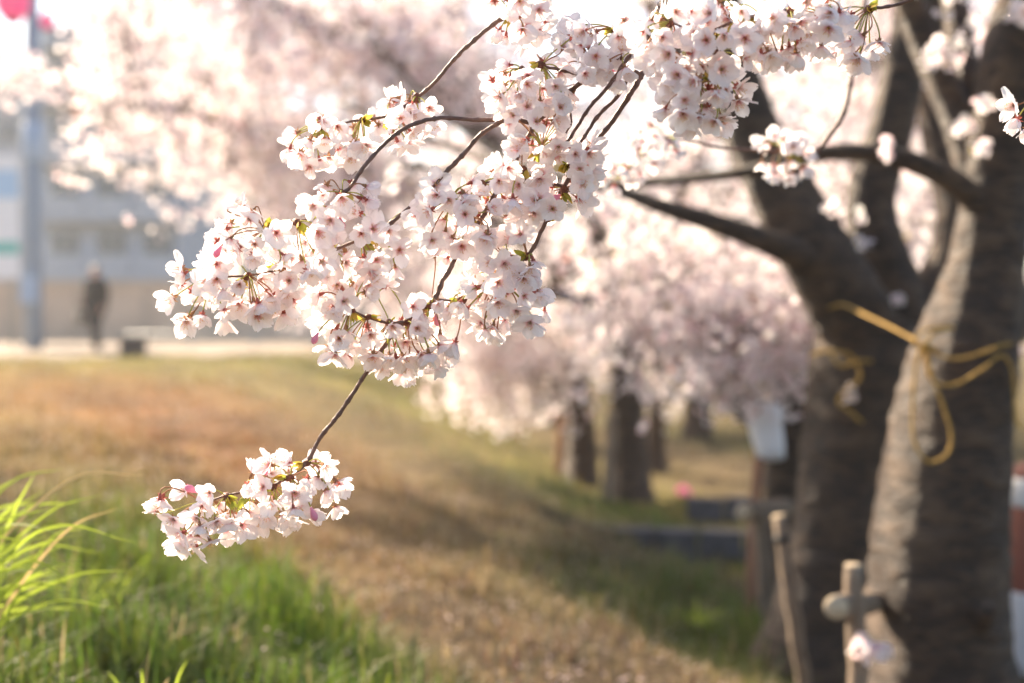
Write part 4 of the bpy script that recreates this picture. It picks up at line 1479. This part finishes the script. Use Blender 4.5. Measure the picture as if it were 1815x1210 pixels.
# utility pole, lanterns, sign
pp = P(60, 620, 30.0)
pz = float(zg(pp.x, pp.y))
pole = empty('utility_pole', (pp.x, pp.y, pz), 'tall blue grey utility pole by the path', 'pole')
V, F = tube([(0, 0, -0.3), (0, 0, 3), (0, 0, 8.5)], [0.20, 0.185, 0.15], 18)
new_obj('shaft', quad_mesh('shaft', V, F), pole, [M['pole']])
V, F = tube([(0, 0, 4.0), (0, 0, 4.05), (0, 0, 4.75), (0, 0, 4.8)], [0.185, 0.215, 0.215, 0.18], 18)
new_obj('band', quad_mesh('band', V, F), pole, [M['pole_light']])
box_obj('switch_box', (-0.16, -0.42, 1.0), (0.16, -0.19, 1.55), M['pole_light'], pole, bevel=0.02)
V, F = tube([(-0.9, 0, 7.6), (0, -0.2, 7.6), (0.9, 0, 7.6)], 0.05, 8)
new_obj('crossarm', quad_mesh('crossarm', V, F), pole, [M['pole']])
V, F = tube(spline([(0, -.2, 7.3), (-4, -1, 6.95), (-9, -2, 7.2)], 8), 0.012, 6)
new_obj('wire', quad_mesh('wire', V, F), pole, [M['cord']])


def lantern(px, py, d, r, label):
    c = P(px, py, d)
    o = empty('paper_lantern', c, label, 'lantern')
    n_ = 15
    zz = np.linspace(-1, 1, n_)
    rr = r * np.sqrt(np.clip(1 - (zz * 0.93) ** 2, 0, 1)) * (1 + 0.02 * (np.arange(n_) % 2))
    V, F = tube(np.stack([np.zeros(n_), np.zeros(n_), zz * r * 1.15], -1), rr, 20, cap=False)
    new_obj('shade', quad_mesh('shade', V, F), o, [M['lantern']])
    for s_ in (-1, 1):
        V, F = tube([(0, 0, s_ * r * 1.12), (0, 0, s_ * r * 1.26)], r * 0.42, 16)
        new_obj('cap', quad_mesh('cap', V, F), o, [M['lantern_cap']])
    V, F = tube([(0, 0, r * 1.2), (0, 0, r * 1.2 + 0.9)], 0.008, 5)
    new_obj('cord', quad_mesh('cord', V, F), o, [M['cord']])
    return o


lantern(22, 2, 27.5, 0.33, 'large pink paper lantern hanging beside the utility pole')
lantern(84, 36, 27.5, 0.14, 'small pink paper lantern hanging by the sky gap')

sp_ = P(8, 490, 33.0)
sg = empty('sign_board', (sp_.x, sp_.y, 0.78), 'white sign board with pale blue and teal bands beside the pole', 'sign')
box_obj('board', (-1.2, -0.03, 1.60), (0.36, 0.03, 4.45), M['white'], sg, bevel=0.01)
box_obj('blue_band', (-1.19, -0.036, 3.45), (0.35, -0.0305, 4.10), M['sign_blue'], sg)
box_obj('teal_band', (-1.19, -0.036, 2.15), (0.35, -0.0305, 2.45), M['sign_teal'], sg)
for xx in (-1.0, 0.2):
    V, F = tube([(xx, 0.07, -0.2), (xx, 0.07, 4.4)], 0.04, 8)
    new_obj('leg', quad_mesh('leg', V, F), sg, [M['rail']])

# ------------------------------------------------------------------ buildings
def building(px0, px1, d, z_top, storeys, cols, label, mat, depth=10, balcony=True):
    a, b = P(px0, 560, d), P(px1, 560, d)
    W = b.x - a.x
    o = empty('apartment_building', (a.x, a.y, 0.7), label, 'building')
    H = z_top - 0.7
    box_obj('wall', (0, 0.25, -0.5), (W, depth, H), M[mat], o)
    sh = (H - 0.6) / storeys
    for s_ in range(storeys + 1):
        box_obj('floor_slab', (-0.05, -0.55 if balcony and 0 < s_ <= storeys else 0.05, s_ * sh - 0.10), (W + 0.05, 0.247, s_ * sh + 0.12), M['slab'], o)
    bw = W / cols
    for s_ in range(storeys):
        for c_ in range(cols):
            x0 = c_ * bw + bw * 0.2
            w = box_obj('window', (x0, 0.16, s_ * sh + 0.75), (x0 + bw * 0.6, 0.246, s_ * sh + sh - 0.5), M['frame'], o)
            for q in (0, 1):
                box_obj('pane', (x0 + 0.06 + q * bw * 0.3, 0.14, s_ * sh + 0.82), (x0 + bw * 0.3 - 0.03 + q * (bw * 0.3 - 0.03), 0.157, s_ * sh + sh - 0.57), M['glass'], w)
            if balcony and s_ > 0:
                box_obj('balcony_rail', (c_ * bw + 0.05, -0.54, s_ * sh + 0.125), ((c_ + 1) * bw - 0.05, -0.48, s_ * sh + 0.95), M['slab'], o)
    box_obj('parapet', (-0.1, -0.1, H + 0.003), (W + 0.1, depth + 0.1, H + 0.35), M['slab'], o)
    return o


building(72, 322, 60.0, 13.4, 5, 3, 'grey five storey apartment block with balconies beyond the wall', 'facade')
building(-260, 46, 74.0, 15.0, 6, 5, 'tall pale grey block behind the utility pole', 'facade2', balcony=False)
building(420, 760, 95.0, 9.0, 3, 5, 'low pale block beyond the wall behind the blossom', 'facade2', balcony=False)
building(1000, 1700, 110.0, 8.0, 3, 8, 'long low grey block far behind the tree row', 'facade', balcony=False)

# ------------------------------------------------------------------ the walker
def skin_mesh(name, verts, edges, radii, sub=2):
    me = bpy.data.meshes.new(name)
    me.from_pydata(verts, edges, [])
    ob = bpy.data.objects.new(name, me)
    COL.objects.link(ob)
    md = ob.modifiers.new('skin', 'SKIN')
    md.use_smooth_shade = True
    for k, r_ in enumerate(radii):
        v = me.skin_vertices[0].data[k]
        v.radius = (r_, r_) if not isinstance(r_, tuple) else r_
        v.use_root = (k == 0)
    ob.modifiers.new('sub', 'SUBSURF').levels = sub
    dg = bpy.context.evaluated_depsgraph_get()
    out = bpy.data.meshes.new_from_object(ob.evaluated_get(dg))
    out.name = name
    bpy.data.objects.remove(ob)
    out.polygons.foreach_set('use_smooth', np.full(len(out.polygons), True))
    return out


g = P(170, 632, 27.0)
gz = float(zg(g.x, g.y)) + 0.025
walker = empty('person', (g.x, g.y, gz), 'person in a dark checked jacket and black trousers walking on the path', 'person')
walker.rotation_euler = (0, 0, R(-24))
# local: facing -y, x to the person's left
J = dict(pel=(0, 0, .90), waist=(0, .01, 1.05), chest=(0, .0, 1.25), neckb=(0, -.01, 1.38), neck=(0, -.02, 1.43), head=(0, -.035, 1.53), crown=(0, -.03, 1.61),
         shl=(.16, 0, 1.34), ell=(.22, .05, 1.09), wrl=(.20, -.08, .88), hl=(.195, -.12, .80),
         shr=(-.16, 0, 1.34), elr=(-.24, .03, 1.10), wrr=(-.20, -.16, 1.00), hr=(-.17, -.22, .99),
         hipl=(.085, 0, .86), knl=(.09, -.12, .49), anl=(.085, -.10, .09), tol=(.09, -.24, .035),
         hipr=(-.085, 0, .86), knr=(-.08, .02, .48), anr=(-.08, .20, .13), tor=(-.08, .12, .03))
keys = list(J)
ix = {k: n_ for n_, k in enumerate(keys)}
E = [('pel', 'waist'), ('waist', 'chest'), ('chest', 'neckb'), ('neckb', 'neck'), ('neck', 'head'), ('head', 'crown'), ('chest', 'shl'), ('shl', 'ell'), ('ell', 'wrl'), ('wrl', 'hl'),
     ('chest', 'shr'), ('shr', 'elr'), ('elr', 'wrr'), ('wrr', 'hr'), ('pel', 'hipl'), ('hipl', 'knl'), ('knl', 'anl'), ('anl', 'tol'), ('pel', 'hipr'), ('hipr', 'knr'), ('knr', 'anr'), ('anr', 'tor')]
rad = dict(pel=.12, waist=.115, chest=.13, neckb=.06, neck=.05, head=.088, crown=.07, shl=.055, ell=.04, wrl=.027, hl=.034, shr=.055, elr=.04, wrr=.027, hr=.034,
           hipl=.085, knl=.055, anl=.036, tol=.035, hipr=.085, knr=.055, anr=.036, tor=.035)
me = skin_mesh('body', [J[k] for k in keys], [(ix[a], ix[b]) for a, b in E], [rad[k] for k in keys])
new_obj('body', me, walker, [M['skin']])
jk = ['pel', 'waist', 'chest', 'neckb', 'shl', 'ell', 'wrl', 'shr', 'elr', 'wrr']
ji = {k: n_ for n_, k in enumerate(jk)}
jr = dict(pel=.185, waist=.180, chest=.185, neckb=.095, shl=.105, ell=.082, wrl=.058, shr=.105, elr=.082, wrr=.058)
me = skin_mesh('jacket', [J[k] for k in jk], [(ji[a], ji[b]) for a, b in E if a in ji and b in ji], [jr[k] for k in jk])
new_obj('jacket', me, walker, [M['jacket']])
tk = ['pel', 'hipl', 'knl', 'anl', 'hipr', 'knr', 'anr']
ti = {k: n_ for n_, k in enumerate(tk)}
tr_ = dict(pel=.150, hipl=.125, knl=.098, anl=.07, hipr=.125, knr=.098, anr=.07)
me = skin_mesh('trousers', [J[k] for k in tk], [(ti[a], ti[b]) for a, b in E if a in ti and b in ti], [tr_[k] for k in tk])
new_obj('trousers', me, walker, [M['trousers']])
for a, b in (('anl', 'tol'), ('anr', 'tor')):
    me = skin_mesh('shoe', [J[a], tuple((J[a][q] + J[b][q]) / 2 for q in range(3)), J[b]], [(0, 1), (1, 2)], [.050, .050, .044])
    new_obj('shoe', me, walker, [M['shoe']])
me = skin_mesh('hair', [(0, .01, 1.52), (0, .005, 1.60), (0, -.045, 1.645)], [(0, 1), (1, 2)], [.085, .093, .065])
new_obj('hair', me, walker, [M['hair']])
mb = MB()
mb.tube([(0, -.118, 1.555), (0, -.135, 1.53), (0, -.142, 1.512), (0, -.12, 1.50)], [.008, .012, .016, .008], 8)
mb.build('nose', M['skin'], walker)
for s_ in (-1, 1):
    V, F = tube([(s_ * .034, -.112, 1.555), (s_ * .034, -.118, 1.555), (s_ * .034, -.123, 1.555)], [.009, .011, .004], 8)
    new_obj('eye', quad_mesh('eye', V, F), walker, [M['hair']])
    V, F = tube([(s_ * .088, -.02, 1.50), (s_ * .098, -.015, 1.53), (s_ * .092, -.01, 1.56)], [.010, .018, .012], 8)
    new_obj('ear', quad_mesh('ear', V, F), walker, [M['skin']])
V, F = tube([(-.025, -.112, 1.478), (0, -.121, 1.476), (.025, -.112, 1.478)], [.004, .008, .004], 8)
new_obj('mouth', quad_mesh('mouth', V, F), walker, [M['red']])
# five fingers on each hand
for hx, hy, hz, dx, dy, dz in ((.195, -.12, .80, -.02, -.25, -.97), (-.17, -.22, .99, .25, -.85, -.45)):
    dv = Vector((dx, dy, dz)).normalized()
    sv = dv.cross(Vector((1, 0.2, 0.1))).normalized()
    for q in range(4):
        b0 = Vector((hx, hy, hz)) + sv * (q - 1.5) * 0.017
        L = (0.058, 0.068, 0.064, 0.05)[q]
        cv = Vector((0, .5, -.3)) * 0.3
        V, F = tube([tuple(b0), tuple(b0 + dv * L * .5), tuple(b0 + (dv + cv) * L)], [.009, .0085, .0065], 6)
        new_obj('finger', quad_mesh('finger', V, F), walker, [M['skin']])
    b0 = Vector((hx, hy, hz)) - dv * 0.02 - sv * 0.028
    V, F = tube([tuple(b0), tuple(b0 + dv * .025 - sv * .018), tuple(b0 + dv * .05 - sv * .02)], [.011, .010, .007], 6)
    new_obj('thumb', quad_mesh('thumb', V, F), walker, [M['skin']])

hbp = walker.matrix_basis @ Vector((-.20, -.20, .66))
hand = empty('handbag', hbp, 'black handbag hanging at the side of the walking person', 'bag')
hand.rotation_euler = (0, 0, R(-60))
box_obj('case', (-.17, -.07, -.13), (.17, .07, .13), M['handbag'], hand, bevel=0.045)
V, F = tube(spline([(-.10, 0, .11), (-.08, 0, .24), (0, 0, .33), (.08, 0, .24), (.10, 0, .11)], 6), .010, 6)
new_obj('strap', quad_mesh('strap', V, F), hand, [M['handbag']])

# ------------------------------------------------------------------ air
hz = box_obj('haze', (-160, -30, -8), (160, 170, 26), bpy.data.materials.new('haze'), None)
hm = hz.data.materials[0]
hm.use_nodes = True
hn = hm.node_tree
hn.nodes.clear()
ho = hn.nodes.new('ShaderNodeOutputMaterial')
pv = hn.nodes.new('ShaderNodeVolumePrincipled')
pv.inputs['Color'].default_value = (0.96, 0.95, 0.95, 1)
pv.inputs['Density'].default_value = 0.0009
pv.inputs['Anisotropy'].default_value = 0.3
hn.links.new(pv.outputs[0], ho.inputs['Volume'])
tag(hz, 'thin bright evening haze over the bank', 'haze', kind='stuff')
for o in list(COL.objects):
    if o.parent is None and o.get('category') and not o.get('kind'):
        o['kind'] = 'thing'
print('BLOSSOMS main', main.count, 'objects', len(bpy.data.objects))
print('TRIS', sum(sum(max(1, p - 2) for p in (4,)) * len(me.polygons) * 2 // 2 for me in bpy.data.meshes))
